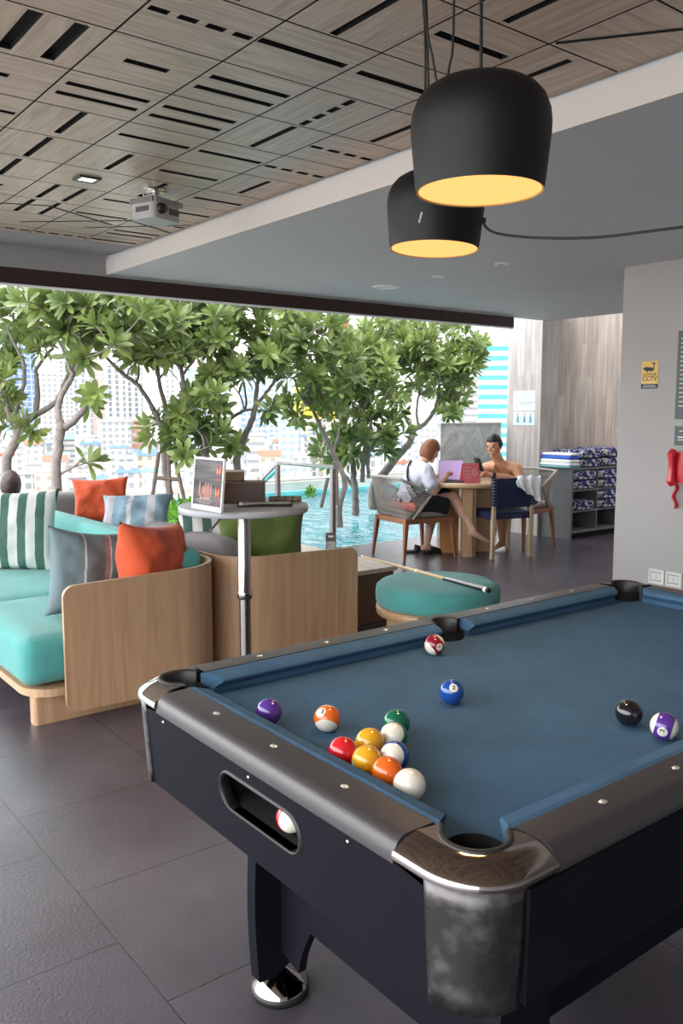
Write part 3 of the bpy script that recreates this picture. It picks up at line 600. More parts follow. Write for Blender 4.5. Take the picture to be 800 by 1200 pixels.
# window rim, tray
mb = MB(); loop = [(X_(z)-.001, y, z) for y, z in win]; vs = []
cy, cz = (wy0+wy1)/2, (wz0+wz1)/2
rim2 = arc(wy0+wr, cz, wr+.006, 1.5*PI, .5*PI, 12)+arc(wy1-wr, cz, wr+.006, .5*PI, -.5*PI, 12)
for (a, b_) in zip(win, rim2):
    vs += [(X_(a[1])+.012, a[0], a[1]), (X_(a[1])-.004, a[0], a[1]), (X_(b_[1])-.004, (a[0]+b_[0])/2, (a[1]+b_[1])/2), (X_(b_[1]), b_[0], b_[1])]
mb.add(vs, [(4*i+k, 4*i+k+1, 4*((i+1) % n_)+k+1, 4*((i+1) % n_)+k) for i in range(n_) for k in range(3)], True)
B('return_window_rim', mb, blackrub, ae_)
mb = MB(); ty = X_(.7)+.012
mb.add([(ty-.006, wy0-.02, .69), (ty-.006, wy1+.02, .69), (ty+.13, wy1+.02, .69), (ty+.13, wy0-.02, .69), (ty+.13, wy1+.02, .78), (ty+.13, wy0-.02, .78), (ty+.01, wy0-.02, .78), (ty+.01, wy1+.02, .78)], [(0, 3, 2, 1), (3, 5, 4, 2), (0, 6, 5, 3), (1, 2, 4, 7), (6, 7, 4, 5)])
B('ball_tray', mb, dark, ae_)
mb = MB()
for i in range(1): pass
# screws
for (y, z) in ((1.655, .785), (1.30, .785), (1.0, .785)): B('screw', MB().lathe([(0, .002), (.003, .001), (.0035, 0)], n=10, M=Matrix.Translation((X_(z)-.001, y, z)) @ Matrix.Rotation(-PI/2, 4, 'Y')), steel, pt)
for (x, z) in ((1.0, .785), (1.5, .785), (2.1, .785)): B('screw', MB().lathe([(0, .002), (.003, .001), (.0035, 0)], n=10, M=Matrix.Translation((x, ring(z)[2]-.001, z)) @ Matrix.Rotation(PI/2, 4, 'X')), steel, pt)
# light metal bead where rail meets apron
mb = MB(); zz = RT-.036
for a, b_ in (((A[0]-.001, A[2]+.17), (A[0]-.001, A[3]-.17)), ((A[0]+.17, A[2]-.001), (A[1]-.17, A[2]-.001))): mb.tube([(*a, zz), (*b_, zz)], .0012, 6)
B('edge_bead', mb, steel, pt)
# sights
def sight(x, y, ang):
    o = B('sight', MB().lathe([(0, .0022), (.0045, .0018), (.0065, .0)], n=16, M=Matrix.Translation((x, y, RT)) @ Matrix.Rotation(ang, 4, 'Z') @ Matrix.Diagonal((1.0, 1.35, 1, 1))), silver, pt)
for k in (1, 2, 3):
    y = ny0+(ny1-ny0)*k/4; sight(jx0-.031, y, 0); sight(jx1+.031, y, 0)
for k in (1, 2, 3):
    for s_ in (0, 1):
        x = nx0+(nx1-nx0)/2*(k/4+s_); sight(x, jy0-.031, PI/2); sight(x, jy1+.031, PI/2)
# under-structure: beams with stepped ends, angle legs and levelling feet
bx0, bx1, by0, by1 = 1.085, 2.44, 1.005, 1.56
def beam_pts(L0, L1, zlow):      # outline in (s, z) with stub ends stepping down towards the legs
    return [(L0, .60), (L0, .125), (L0+.075, .105), (L0+.085, .15), (L0+.10, .185), (L0+.125, zlow), (L1-.125, zlow), (L1-.10, .185), (L1-.085, .15), (L1-.075, .105), (L1, .125), (L1, .60)]
for x, s_ in ((bx0, 1), (bx1, -1)):
    o = beam_pts(.915, 1.65, .235); mb = MB(); M = Matrix(((0, 0, s_*1.0, x), (1, 0, 0, 0), (0, 1, 0, 0), (0, 0, 0, 1))); mb.prism(o, 0, .022, M=M); B('end_beam', mb, black, pt, bevel=.002)
for y, s_ in ((.98, 1), (1.585, -1)):
    o = [(1.1, .60), (1.1, .26), (2.42, .26), (2.42, .60)]; mb = MB(); M = Matrix(((1, 0, 0, 0), (0, 0, s_, y), (0, 1, 0, 0), (0, 0, 0, 1))); mb.prism(o, 0, .022, M=M); B('side_beam', mb, black, pt, bevel=.002)
for lx, sx in ((1.085, 1), (2.44, -1)):
    for ly, sy in ((1.65, -1), (.915, 1)):
        # curved board: outer edge bows outward
        o = [(.012, .078)]; nsg = 12
        o = [(.11, .62), (.11, .16), (.105, .10), (.03, .062)]+[(-.018-.018*math.sin(PI*(k/nsg)*.85+.1)+.03*(k/nsg)**2, .066+(.554)*k/nsg) for k in range(nsg+1)]
        M = Matrix(((sx, 0, 0, lx-sx*.045), (0, 0, -sy, ly), (0, 1, 0, 0), (0, 0, 0, 1))); mb = MB(); mb.prism(o, 0, .036, M=M); lg_ = B('leg', mb, black, pt, bevel=.003)
        fx, fy = lx+sx*.012, ly-sy*.025
        B('leveling_foot', MB().lathe([(.0, .0), (.073, .0), (.074, .016), (.071, .018)], (fx, fy, 0), 32), blackrub, lg_)
        B('foot_cone', MB().lathe([(.071, .016), (.070, .022), (.045, .040), (.018, .062), (.012, .066), (.012, .13), (0, .13)], (fx, fy, 0), 32), chrome2, lg_)
B('cabinet_floor', MB().box(.92, 2.6, .85, 1.7, .600, .612), dark, pt)
# ---------------------------------------------------------------- balls
R = .0286
ivory = mat('ivory_ball', (.74, .71, .62), .12, coat=.6); inkb = mat('ball_ink', (.02, .02, .02), .3)
cols = {'yellow': (.72, .36, .015), 'blue': (.010, .060, .30), 'red': (.62, .015, .025), 'purple': (.085, .030, .25), 'orange': (.72, .13, .015), 'green': (.005, .12, .065), 'maroon': (.22, .008, .025), 'black': (.008, .008, .010)}
bmats = {}
def ballmat(c, striped):
    k = (c, striped)
    if k in bmats: return bmats[k]
    m = mat(f'{c}_ball', cols[c], .12, coat=.6)
    if striped:
        nt = m.node_tree; b = nt.nodes['Principled BSDF']; tc = N(nt, 'TexCoord'); sp = N(nt, 'SeparateXYZ'); nt.links.new(tc.outputs['Object'], sp.inputs[0])
        a = N(nt, 'Math', operation='ABSOLUTE'); nt.links.new(sp.outputs['Z'], a.inputs[0]); g_ = N(nt, 'Math', operation='GREATER_THAN'); g_.inputs[1].default_value = R*.58; nt.links.new(a.outputs[0], g_.inputs[0])
        mx = N(nt, 'MixRGB'); mx.inputs[1].default_value = (*cols[c], 1); mx.inputs[2].default_value = (.74, .71, .62, 1); nt.links.new(g_.outputs[0], mx.inputs[0]); nt.links.new(mx.outputs[0], b.inputs['Base Color'])
    bmats[k] = m; return m
sph = None
def ball(c, striped, num, pos, nd, pd, label, z=ZB+R):
    """nd, pd: number / pole direction as (right, up, towards camera)"""
    P_ = Vector((*pos, z)); tw_ = (CAM-P_).normalized(); r_ = Vector((0, 0, 1)).cross(tw_).normalized(); u_ = tw_.cross(r_)
    n_ = (r_*nd[0]+u_*nd[1]+tw_*nd[2]).normalized(); p_ = r_*pd[0]+u_*pd[1]+tw_*pd[2]; p_ = (p_-n_*p_.dot(n_)).normalized(); y_ = p_.cross(n_)
    M = Matrix(((n_.x, y_.x, p_.x), (n_.y, y_.y, p_.y), (n_.z, y_.z, p_.z))).to_4x4()
    bm = bmesh.new(); bmesh.ops.create_icosphere(bm, subdivisions=5, radius=R); me = bpy.data.meshes.new('ball'); bm.to_mesh(me); bm.free()
    for q in me.polygons: q.use_smooth = True
    me.materials.append(ivory if c == 'ivory' else ballmat(c, striped)); o = bpy.data.objects.new('billiard_ball', me); COL.objects.link(o)
    o.matrix_world = Matrix.Translation(P_) @ M; o['label'] = label; o['category'] = 'pool ball'; o['group'] = 'balls on the pool table' if z > .75 else 'balls in the return tray'
    if num:
        mb = MB(); mb.lathe([((R+.00012)*math.sin(a), (R+.00012)*math.cos(a)) for a in [.0001+.36*k/8 for k in range(9)]], n=28, M=Matrix.Rotation(PI/2, 4, 'Y'))
        q = B('number_spot', mb, ivory, o, world=False)
        t_ = text(None, str(num), .0135, Matrix.Identity(4), None, bold=.0005); t_.v = [Vector((v.x, v.y, 0)) for v in t_.v]
        mt = MB()
        # project onto the sphere around local +x; digits upright along pole axis
        t_.v = [Vector((math.sqrt(max(0, (R+.00025)**2-v.x**2-v.y**2)), v.x, v.y)) for v in t_.v]
        q = B('number', t_, inkb, q, world=False)
    return o
ball('purple', 0, 4, (.954, 1.49), (0, .3, -1), (0, 1, 0), 'solid purple ball alone by the left end cushion')
ball('orange', 1, 13, (1.029, 1.381), (-.42, .45, .7), (.15, .9, -.55), 'orange and white striped ball with the number 13')
ball('green', 0, 6, (1.127, 1.272), (0, .4, -1), (1, 0, 0), 'solid green ball at the top of the cluster')
ball('green', 1, 14, (1.075, 1.222), (-.6, .9, -.3), (.1, -.15, 1), 'white ball with green stripe rim just below the solid green ball')
ball('yellow', 0, 0, (1.017, 1.226), (0, 1, 0), (1, 0, 0), 'yellow ball between the red ball and the green-striped ball')
ball('red', 0, 3, (.9475, 1.222), (.93, -.05, .35), (0, 1, 0), 'solid red ball at the left of the cluster by the cushion')
ball('yellow', 0, 1, (.958, 1.163), (-.95, -.3, .2), (0, 1, 0), 'yellow ball in front between the red and solid orange balls')
ball('blue', 1, 10, (1.012, 1.147), (.3, -1, .1), (-.35, .75, .35), 'blue and white striped ball beside the solid orange ball')
ball('orange', 0, 5, (.954, 1.101), (0, -.5, -1), (1, 0, 0), 'solid orange ball between the front yellow ball and the cue ball')
ball('ivory', 0, 0, (.951, 1.038), (0, 0, 1), (0, 1, 0), 'plain white cue ball at the near end of the cluster')
ball('maroon', 1, 15, (1.602, 1.652), (.50, -.22, .83), (-.82, -.55, -.0), 'maroon and white striped ball near the side pocket')
ball('blue', 0, 2, (1.357, 1.341), (.15, .32, .9), (0, 1, 0), 'solid blue ball with the number 2, alone on the cloth')
ball('black', 0, 8, (1.56, 1.011), (-.5, .85, -.12), (1, 0, 0), 'black ball on the right of the cloth')
ball('purple', 1, 12, (1.551, .922), (-.12, -.42, .85), (-.95, .22, .0), 'purple and white striped ball with the number 12 by the long cushion')
ball('red', 1, 11, (.835, 1.232), (1, 0, 0), (0, -.38, .9), 'red and white striped ball inside the ball return window', z=.69+R)
# ---------------------------------------------------------------- pendants
pblk = mat('pendant_black', (.007, .007, .008), .5, spec=.35, var=.25, vscale=9, bump=.03, bscale=90)
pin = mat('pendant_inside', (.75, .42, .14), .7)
pem = mat('pendant_diffuser', (.9, .6, .3), .6, emit=(1, .46, .11), estr=.55)
def pendant(cx, cy, zb, R0, lb, tilt=0, tax='X'):
    t = T('pendant_lamp', lb, 'pendant lamp', (cx, cy, zb)); M = Matrix.Translation((cx, cy, zb)) @ Matrix.Rotation(tilt, 4, tax); k = R0/.144
    out = [(.144, 0), (.147, .02), (.152, .07), (.157, .12), (.158, .145), (.155, .170), (.145, .196), (.128, .216), (.105, .230), (.075, .239), (.035, .243), (.0, .244)]
    inn = [(0, .236), (.075, .231), (.12, .212), (.142, .185), (.149, .145), (.144, .06), (.139, .002), (.144, 0)]
    B('shade', MB().lathe([(r*k, z*k) for r, z in out], n=64, M=M), pblk, t, bevel=0)
    B('shade_lining', MB().lathe([(r*k, z*k) for r, z in inn], n=64, M=M), pin, t)
    B('diffuser', MB().lathe([(0, .004*k), (.1415*k, .003*k)], n=64, M=M), pem, t)
    B('cable_gland', MB().lathe([(.011, .24*k), (.011, .255*k), (.006, .262*k), (.003, .268*k)], n=16, M=M), blackrub, t)
    return t, M
R0 = .144
t1, M1 = pendant(1.475, 1.395, 1.957, R0, 'nearer and larger black dome pendant lamp glowing orange')
t2, M2 = pendant(1.985, 2.075, 1.985, R0, 'farther black dome pendant lamp partly behind the nearer one', .035, 'Y')
def sag(pts, n=10):
    P_ = [Vector(p) for p in pts]; o = []
    for i in range(len(P_)-1):
        a = P_[max(i-1, 0)]; b_ = P_[i]; c = P_[i+1]; d = P_[min(i+2, len(P_)-1)]
        for k in range(n):
            t_ = k/n; o.append(.5*((2*b_)+(c-a)*t_+(2*a-5*b_+4*c-d)*t_*t_+(3*b_-a-3*c+d)*t_**3))
    return o+[P_[-1]]
def cable_px(pts, r=.0035):     # cable through picture points at given depths
    return MB().tube(sag([at(*p) for p in pts]), r, 6)
dp = 1.94
B('cable', cable_px([(563, 108, dp), (563.5, 50, 1.92), (564, -100, 1.92)], .004), blackrub, t1)
t1s = cable_px([(515, 117, dp-.1), (507, 70, dp-.1), (499, 20, dp-.1), (492, -130, dp-.1)], .0028); B('cable', t1s, blackrub, t1)
B('cable', cable_px([(521, 116, dp-.1), (526, 80, dp-.1), (531, 40, dp-.1), (533, -130, dp-.1)], .0028), blackrub, t1)
B('cable', cable_px([(507, 226, 2.83), (499, 126, 2.5), (498, 60, 2.4), (497, 20, 2.33), (492, -45, 2.16)], .0042), blackrub, t2)
B('cable', cable_px([(510, 226, 2.83), (503, 124, 2.5), (501, 60, 2.4), (500, 20, 2.33), (497, -45, 2.16)], .0035), blackrub, t2)
B('cable', cable_px([(565, 257, 2.72), (571, 268, 2.72), (590, 275, 2.7), (640, 279, 2.6), (700, 278, 2.5), (760, 271, 2.4), (830, 262, 2.3)], .0042), blackrub, t2)
B('cable_clip', MB().lathe([(0, 0), (.012, .002), (.012, .014), (0, .016)], at(565, 258, 2.72)-Vector((0, 0, .008)), 12), blackrub, t2)
B('pull_switch', cable_px([(494, 249, 1.93), (491, 261, 1.93)], .0025), silver, t1)
for c_, z in (((1.475, 1.395), 1.93), ((1.985, 2.075), 1.96)):
    l = bpy.data.lights.new('pendant_bulb', 'SPOT'); l.energy = 9; l.color = (1, .62, .3); l.spot_size = 2.4; l.spot_blend = .9; l.shadow_soft_size = .12
    o = bpy.data.objects.new('pendant_bulb', l); COL.objects.link(o); o.location = (*c_, z)
# ---------------------------------------------------------------- lounge
def sofa(name, label, xf, xb, y0, y1, cush, seatcuts, open_x, group=None, floor0=0, radius=.26, ptop=.655, backtop=.76, bolster=False):
    """xf: x of the open seat front, xb: x of the back board; end panel at y0 facing the camera"""
    s_ = 1 if xb > xf else -1; t = T(name, label, 'sofa', ((xf+xb)/2, (y0+y1)/2, 0))
    # curved plywood shell: along y0 from the front, round the corner, then along the back
    xs = xf+s_*.19 if open_x else xf
    r = radius; path = [(xs+s_*.0, y0)]
    path = [(xs+(xb-s_*r-xs)*k/6, y0) for k in range(7)]
    path += [(xb-s_*r+s_*r*math.sin(PI/2*k/12), y0+r-r*math.cos(PI/2*k/12)) for k in range(1, 13)]
    path += [(xb, y0+r+(y1-y0-r)*k/6) for k in range(1, 7)]
    mb = MB(); th = .022; zb = .05; n_ = len(path); cr = .055; L0 = 0; vs = []; d_ = [0]
    for a, c in zip(path, path[1:]): d_.append(d_[-1]+math.dist(a, c))
    # resample with rounded free end
    samp = sorted(set([cr*(1-math.cos(PI/2*k/6)) for k in range(7)]+[cr+.02]+[x for x in d_ if x > cr+.02]))
    def pat(s):
        for i in range(n_-1):
            if s <= d_[i+1]+1e-9:
                u = (s-d_[i])/(d_[i+1]-d_[i]); return Vector((path[i][0]+(path[i+1][0]-path[i][0])*u, path[i][1]+(path[i+1][1]-path[i][1])*u, 0)), Vector((path[i+1][0]-path[i][0], path[i+1][1]-path[i][1], 0)).normalized()
        return Vector((*path[-1], 0)), Vector((path[-1][0]-path[-2][0], path[-1][1]-path[-2][1], 0)).normalized()
    rows = []
    for s in samp:
        p, tg = pat(s); nn = Vector((-tg.y, tg.x, 0))*s_
        q = cr-math.sqrt(max(0, cr*cr-(cr-s)**2)) if s < cr else 0
        rise = .02*min(1, s/1.0)
        zt = ptop-q+rise; zl = zb+q
        rows.append([p+Vector((0, 0, zl)), p+Vector((0, 0, zt)), p+nn*th+Vector((0, 0, zt)), p+nn*th+Vector((0, 0, zl))])
    vs = [v for r_ in rows for v in r_]; m_ = len(rows)
    for i in range(4): mb.add(vs, [(k*4+i, (k+1)*4+i, (k+1)*4+(i+1) % 4, k*4+(i+1) % 4) for k in range(m_-1)], i in (0, 2))
    mb.add(vs, [(0, 1, 2, 3), ((m_-1)*4+3, (m_-1)*4+2, (m_-1)*4+1, (m_-1)*4)])
    o = B('shell_panel', mb, oak, t); md = o.modifiers.new('e', 'EDGE_SPLIT'); md.split_angle = .7
    # base board with rounded front corner and plinth
    x_a, x_b = sorted((xf+s_*.03, xb-s_*.05)); B('base_board', MB().prism(rrect(x_a, x_b, y0+.028, y1, .16, 8), .135, .172), oak_top, t, bevel=.004)
    x_a, x_b = sorted((xf+s_*.06, xb-s_*.16)); B('foot_board', MB().prism(rrect(x_a, x_b, y0+.07, y0+.15, .02), 0, .135), oak, t, bevel=.003); B('foot_board', MB().prism(rrect(x_a, x_b, y1-.3, y1-.22, .02), 0, .135), oak, t, bevel=.003)
    ya = y0+.05
    for i, yb in enumerate(seatcuts):
        x_a, x_b = sorted((xf+s_*.015, xb-s_*.2)); mb = MB(); cushion_box(mb, x_a, x_b, ya, yb-.008, .185, .42, .055, .012, 16); B('seat_cushion', mb, cush, t)
        ya = yb
    ya = y0+.17; x_a, x_b = sorted((xb-s_*.055, xb-s_*.22))
    mb = MB(); cushion_box(mb, x_a, x_b, ya, y1-.02, .185, backtop, .05, .006, 16); B('back_cushion', mb, cush, t)
    return t
sofa('sofa', 'turquoise sofa with curved oak shell panel, facing left', 1.135, 2.205, 3.81, 6.35, teal, (4.80, 6.35), True, backtop=.735)
sofa('sofa', 'grey-cushioned sofa with curved oak shell panel behind the high table, facing right', 3.12, 2.235, 3.88, 6.2, greyfab, (5.0, 6.2), False, backtop=.745)
def put_pillow(w, h, t_, m, x, y, z, rz, lean, label, seed, roll=0, part_m=None):
    o = B('throw_pillow', pillow(w, h, t_, seed, corner=.12), m, org=(0, 0, 0), weld=True); o.location = (x, y, z)
    o.rotation_euler = (Matrix.Rotation(rz, 4, 'Z') @ Matrix.Rotation(lean, 4, 'X') @ Matrix.Rotation(roll, 4, 'Y')).to_euler()
    tagp(o, label, 'cushion', None); return o
grn, wht = (.055, .13, .10), (.62, .62, .60)
st_green = stripes('green_white_stripes', [grn, wht, grn, wht], [.12, .13, .12, .13], 'X', size=.225, off=.35)
gb, lt, rose = (.15, .21, .23), (.55, .55, .54), (.34, .22, .21)
st_grey = stripes('greyblue_stripes', [gb, lt, gb, rose, lt, gb, rose, gb], [.20, .018, .20, .05, .012, .10, .05, .2], 'X', size=.46, off=.40)
st_blue = stripes('pale_blue_stripes', [(.20, .30, .37), (.55, .56, .58), (.20, .30, .37), (.40, .40, .42)], [.10, .03, .1, .06], 'X', size=.28)
put_pillow(.56, .56, .17, st_green, 1.65, 5.62, .40, -.62, -.16, 'green and white vertically striped cushion at the left on the turquoise sofa', 1)
put_pillow(.47, .47, .24, orange, 1.87, 4.01, .42, .42, -.12, 'bright orange-red cushion in the corner of the turquoise sofa', 2, .12)
put_pillow(.47, .46, .17, st_grey, 1.59, 4.20, .40, .10, -.20, 'grey-blue cushion with a pale stripe leaning on the bright orange cushion', 3, .17)
put_pillow(.40, .34, .12, orange, 2.28, 5.72, .66, -.60, -.25, 'smaller orange-red cushion farther back on top of the sofa backs', 4, -.05)
put_pillow(.48, .32, .13, st_blue, 2.25, 5.11, .64, -.75, -.55, 'pale blue striped cushion lying in front of the farther orange cushion', 5, -.05)
put_pillow(.53, .47, .17, greenfab, 2.61, 4.12, .42, -.42, -.22, 'olive green cushion behind the high table', 6)
put_pillow(.44, .44, .14, st_green, 2.46, 4.40, .42, -.42, -.22, 'green and white striped cushion half hidden behind the olive one', 7)
# third sofa back in the far left, and the person behind it
t = T('sofa', 'grey sofa back with tan base far left beyond the striped cushion', 'sofa', (2.35, 7.05, 0))
mb = MB(); cushion_box(mb, .9, 2.72, 6.98, 7.16, .35, .775, .05, .01, 12); B('back_cushion', mb, greyfab, t)
B('base', MB().box(.92, 2.70, 6.95, 7.7, .0, .34), oak, t, bevel=.02); mb = MB(); cushion_box(mb, .95, 2.67, 7.17, 7.7, .34, .45, .05, .01, 10); B('seat_cushion', mb, greyfab, t)
# ottoman
ox, oy = 3.47, 3.56
t = T('ottoman', 'round turquoise ottoman on a pale oak base', 'ottoman', (ox, oy, 0))
B('cushion', MB().lathe([(0, .468), (.15, .467), (.28, .462), (.34, .452), (.362, .432), (.368, .40), (.366, .35), (.358, .328), (.34, .322), (0, .322)], (ox, oy, 0), 64), teal, t)
B('rim_board', MB().lathe([(0, .322), (.345, .322), (.362, .318), (.366, .30), (.362, .272), (.35, .266), (0, .266)], (ox, oy, 0), 64), oak_top, t)
B('base', MB().lathe([(.30, .266), (.30, .0), (0, 0)], (ox, oy, 0), 64), oak, t)
t = T('pool_cue', 'pool cue with black and silver butt lying across the ottoman', 'pool cue', (3.5, 3.7, .48))
a, b_ = Vector((3.50, 3.145, .487)), Vector((3.50, 4.52, .478)); a = at(573, 692, 4.62); a.z = .486; b_ = at(415, 650, 6.0); b_.z = .452
b_ = a+(b_-a).normalized()*1.45
def seg(u, v, r0, r1, m_, nm): B(nm, MB().tube([a+(b_-a)*u, a+(b_-a)*v], [r0, r1], 14), m_, t)
ivp = mat('ivory_ring', (.8, .78, .74), .3); maple = mat('maple_shaft', (.60, .42, .20), .3)
seg(0, .012, .0145, .0155, blackrub, 'bumper'); seg(.012, .03, .0155, .0155, ivp, 'butt_ring'); seg(.03, .30, .0153, .0125, mat('cue_black', (.015, .015, .02), .15, coat=.5), 'butt'); seg(.30, .50, .0124, .0115, maple, 'forearm')
seg(.50, .512, .0122, .0122, ivp, 'joint_ring'); seg(.512, .985, .0112, .0065, maple, 'shaft'); seg(.985, 1, .0065, .006, ivp, 'ferrule')
mb = MB()
for k in (-1, 1):
    q = (b_-a).normalized(); sd = q.cross(Vector((0, 0, 1))).normalized(); u_ = sd.cross(q); mb.tube([a+q*.05+(sd*k*.55+u_*.82)*.0155, a+q*.42+(sd*k*.55+u_*.82)*.0128], .0018, 5)
B('butt_inlay', mb, ivp, t)
# low wooden platform behind the ottoman
t = T('low_platform', 'low bench with pale wooden top and dark brown sides behind the ottoman', 'bench', (3.56, 4.95, 0))
X0, X1, Y0, Y1 = 3.20, 3.89, 4.37, 5.55
B('top_board', MB().prism(rrect(X0, X1, Y0, Y1, .03), .355, .385), mat('bleached_wood', (.60, .50, .44), .5, var=.12, vscale=5, stretch=(6, 1, 6)), t, bevel=.004)
mb = MB(); mb.box(X0+.02, X1-.03, Y0+.03, Y0+.05, 0, .355); mb.box(X1-.05, X1-.03, Y0+.05, Y1-.03, 0, .355); mb.box(X0+.02, X0+.04, Y0+.05, Y1-.03, 0, .355); B('side_panel', mb, wood('brown_panel', (.12, .055, .03), (.2, .1, .055), (2, 2, 8), .4, 3), t, bevel=.002)
t = T('menu_holder', 'upright acrylic card holder on a small wooden foot beyond the grey sofa', 'sign', (3.80, 5.05, .385))
M = Matrix.Translation((3.80, 5.05, .385)) @ Matrix.Rotation(-.66, 4, 'Z')
B('foot', MB().prism(rrect(-.05, .05, -.03, .03, .008), 0, .028, M=M), teak, t, bevel=.003)
crd = B('card', MB().box(-.038, .038, -.003, .003, .028, .16, M=M), mat('card_dark', (.12, .12, .12), .4), t)
B('card_picture', MB().box(-.032, .032, -.0045, -.003, .035, .095, M=M), mat('card_pale', (.5, .52, .52), .4, var=.4, vscale=40), crd); B('card_logo', MB().box(-.02, .02, -.0045, -.003, .125, .14, M=M), wh, crd)
# high bistro table with chrome gas-lift pole
hx, hy, hz = 1.955, 3.245, 1.045
t = T('high_table', 'round grey high table on a chrome pole', 'table', (hx, hy, 0))
topm = mat('grey_laminate', (.36, .37, .39), .35, var=.06, vscale=30)
B('tabletop', MB().lathe([(0, 0), (.283, 0), (.288, -.004), (.288, -.026), (.284, -.03), (0, -.03)], (hx, hy, hz), 64), topm, t)
B('pole', MB().lathe([(.030, hz-.03), (.030, .655), (.034, .65), (.034, .62), (.029, .615)], (hx, hy, 0), 28), chrome2, t)
B('lower_pole', MB().lathe([(.026, .65), (.026, .03)], (hx, hy, 0), 28), chrome2, t)
B('base', MB().lathe([(.026, .05), (.05, .04), (.2, .018), (.225, .008), (.225, 0), (0, 0)], (hx, hy, 0), 48), chrome, t)
B('bracket', MB().box(hx-.09, hx+.09, hy-.04, hy+.04, hz-.04, hz-.03), steel, t)
B('height_lever', MB().tube([at(268, 599, 3.72), at(262, 604, 3.66), at(247, 621, 3.58), at(246, 622, 3.575)], .0055, 8), chrome, t)
# menu frame
pa, pb = at(221, 590, 3.65), at(264, 593, 3.42)
pa.z = pb.z = hz+.001; ctr = (pa+pb)/2; ang = math.atan2(pb.y-pa.y, pb.x-pa.x); wdt = .24
M = Matrix.Translation(ctr) @ Matrix.Rotation(ang, 4, 'Z') @ Matrix.Rotation(-.10, 4, 'X')
t = T('menu_stand', 'white framed dark food menu standing on the high table', 'menu stand', ctr)
w2 = wdt/2; h_ = .222
mb = MB(); mb.box(-w2, w2, -.005, .005, .0, .022, M=M); mb.box(-w2, w2, -.005, .005, h_-.009, h_, M=M); mb.box(-w2, -w2+.007, -.005, .005, .022, h_-.009, M=M); mb.box(w2-.007, w2, -.005, .005, .022, h_-.009, M=M)
B('frame', mb, mat('acrylic_white', (.75, .76, .76), .2), t)
B('foot', MB().box(-w2, w2, -.005, .07, 0, .004, M=M), mat('acrylic_white2', (.6, .62, .64), .2), t)
pmn = bpy.data.materials.new('menu_print'); pmn.use_nodes = True; nt = pmn.node_tree; b = nt.nodes['Principled BSDF']; b.inputs['Roughness'].default_value = .6; b.inputs['Specular IOR Level'].default_value = .15
tc = N(nt, 'TexCoord'); mp = N(nt, 'Mapping'); mp.inputs['Scale'].default_value = (30, 1, 12); nt.links.new(tc.outputs['Object'], mp.inputs[0]); n = N(nt, 'TexNoise', Scale=1.2, Detail=4.0, Distortion=.5); nt.links.new(mp.outputs[0], n.inputs['Vector'])
r = N(nt, 'ValToRGB'); r.color_ramp.elements[0].position = .4; r.color_ramp.elements[0].color = (.025, .027, .03, 1); r.color_ramp.elements[1].position = .72; r.color_ramp.elements[1].color = (.26, .25, .25, 1); nt.links.new(n.outputs['Fac'], r.inputs[0]); nt.links.new(r.outputs[0], b.inputs['Base Color'])
sht = B('menu_sheet', MB().box(-w2+.007, w2-.007, -.004, .003, .022, h_-.009, M=M), pmn, t)
sal = mat('menu_salmon', (.36, .14, .11), .5); mred = mat('menu_red', (.55, .05, .05), .5); mgold = mat('menu_gold', (.65, .38, .10), .5)
mb = MB(); rm_ = random.Random(2)
for (cx, cz, hh) in ((-.06, .09, .06), (-.03, .085, .035), (-.015, .08, .075), (.0, .085, .05), (.012, .08, .07), (.03, .085, .055), (-.045, .06, .03), (-.005, .065, .03)):
    mb.prism([(cx-.006, cz-hh/2), (cx+.006, cz-hh/2), (cx+.008, cz), (cx+.003, cz+hh/2), (cx-.003, cz+hh/2), (cx-.008, cz)], .004, .005, M=M @ Matrix.Rotation(PI/2, 4, 'X'))
B('food_picture', mb, sal, sht)
mb = MB(); mg = MB()
RX = Matrix.Rotation(PI/2, 4, 'X')
for cz in (.175, .085):
    for sx in (-1, 1):
        mb.prism([(.083+sx*.002, cz-.02), (.083+sx*.016, cz-.02), (.083+sx*.016, cz+.018), (.083+sx*.012, cz+.022), (.083+sx*.004, cz)][::sx], .004, .005, M=M @ RX)
        mg.prism([(.083+sx*.004, cz-.014), (.083+sx*.011, cz-.014), (.083+sx*.012, cz+.012), (.083+sx*.007, cz+.0)][::sx], .0051, .006, M=M @ RX)
for k in range(3):
    for sx in (-1, 1): mb.box(.083+sx*.009-.003, .083+sx*.009+.003, -.0052, -.004, .028+.013*k, .034+.013*k, M=M)
for sx in (-1, 0, 1): mb.box(.083+sx*.01-.003, .083+sx*.01+.003, -.0052, -.004, .130, .138, M=M)
B('red_ornament', mb, mred, sht); B('gold_ornament', mg, mgold, sht)
mb = MB(); mb.box(-.055, .03, -.0052, -.004, .050, .053, M=M)
for k in range(3): mb.box(-.08+.01*k, .055-.012*k, -.0052, -.004, .044-.007*k, .0455-.007*k, M=M)
B('menu_lettering', mb, mat('menu_text', (.4, .36, .33), .5), sht)
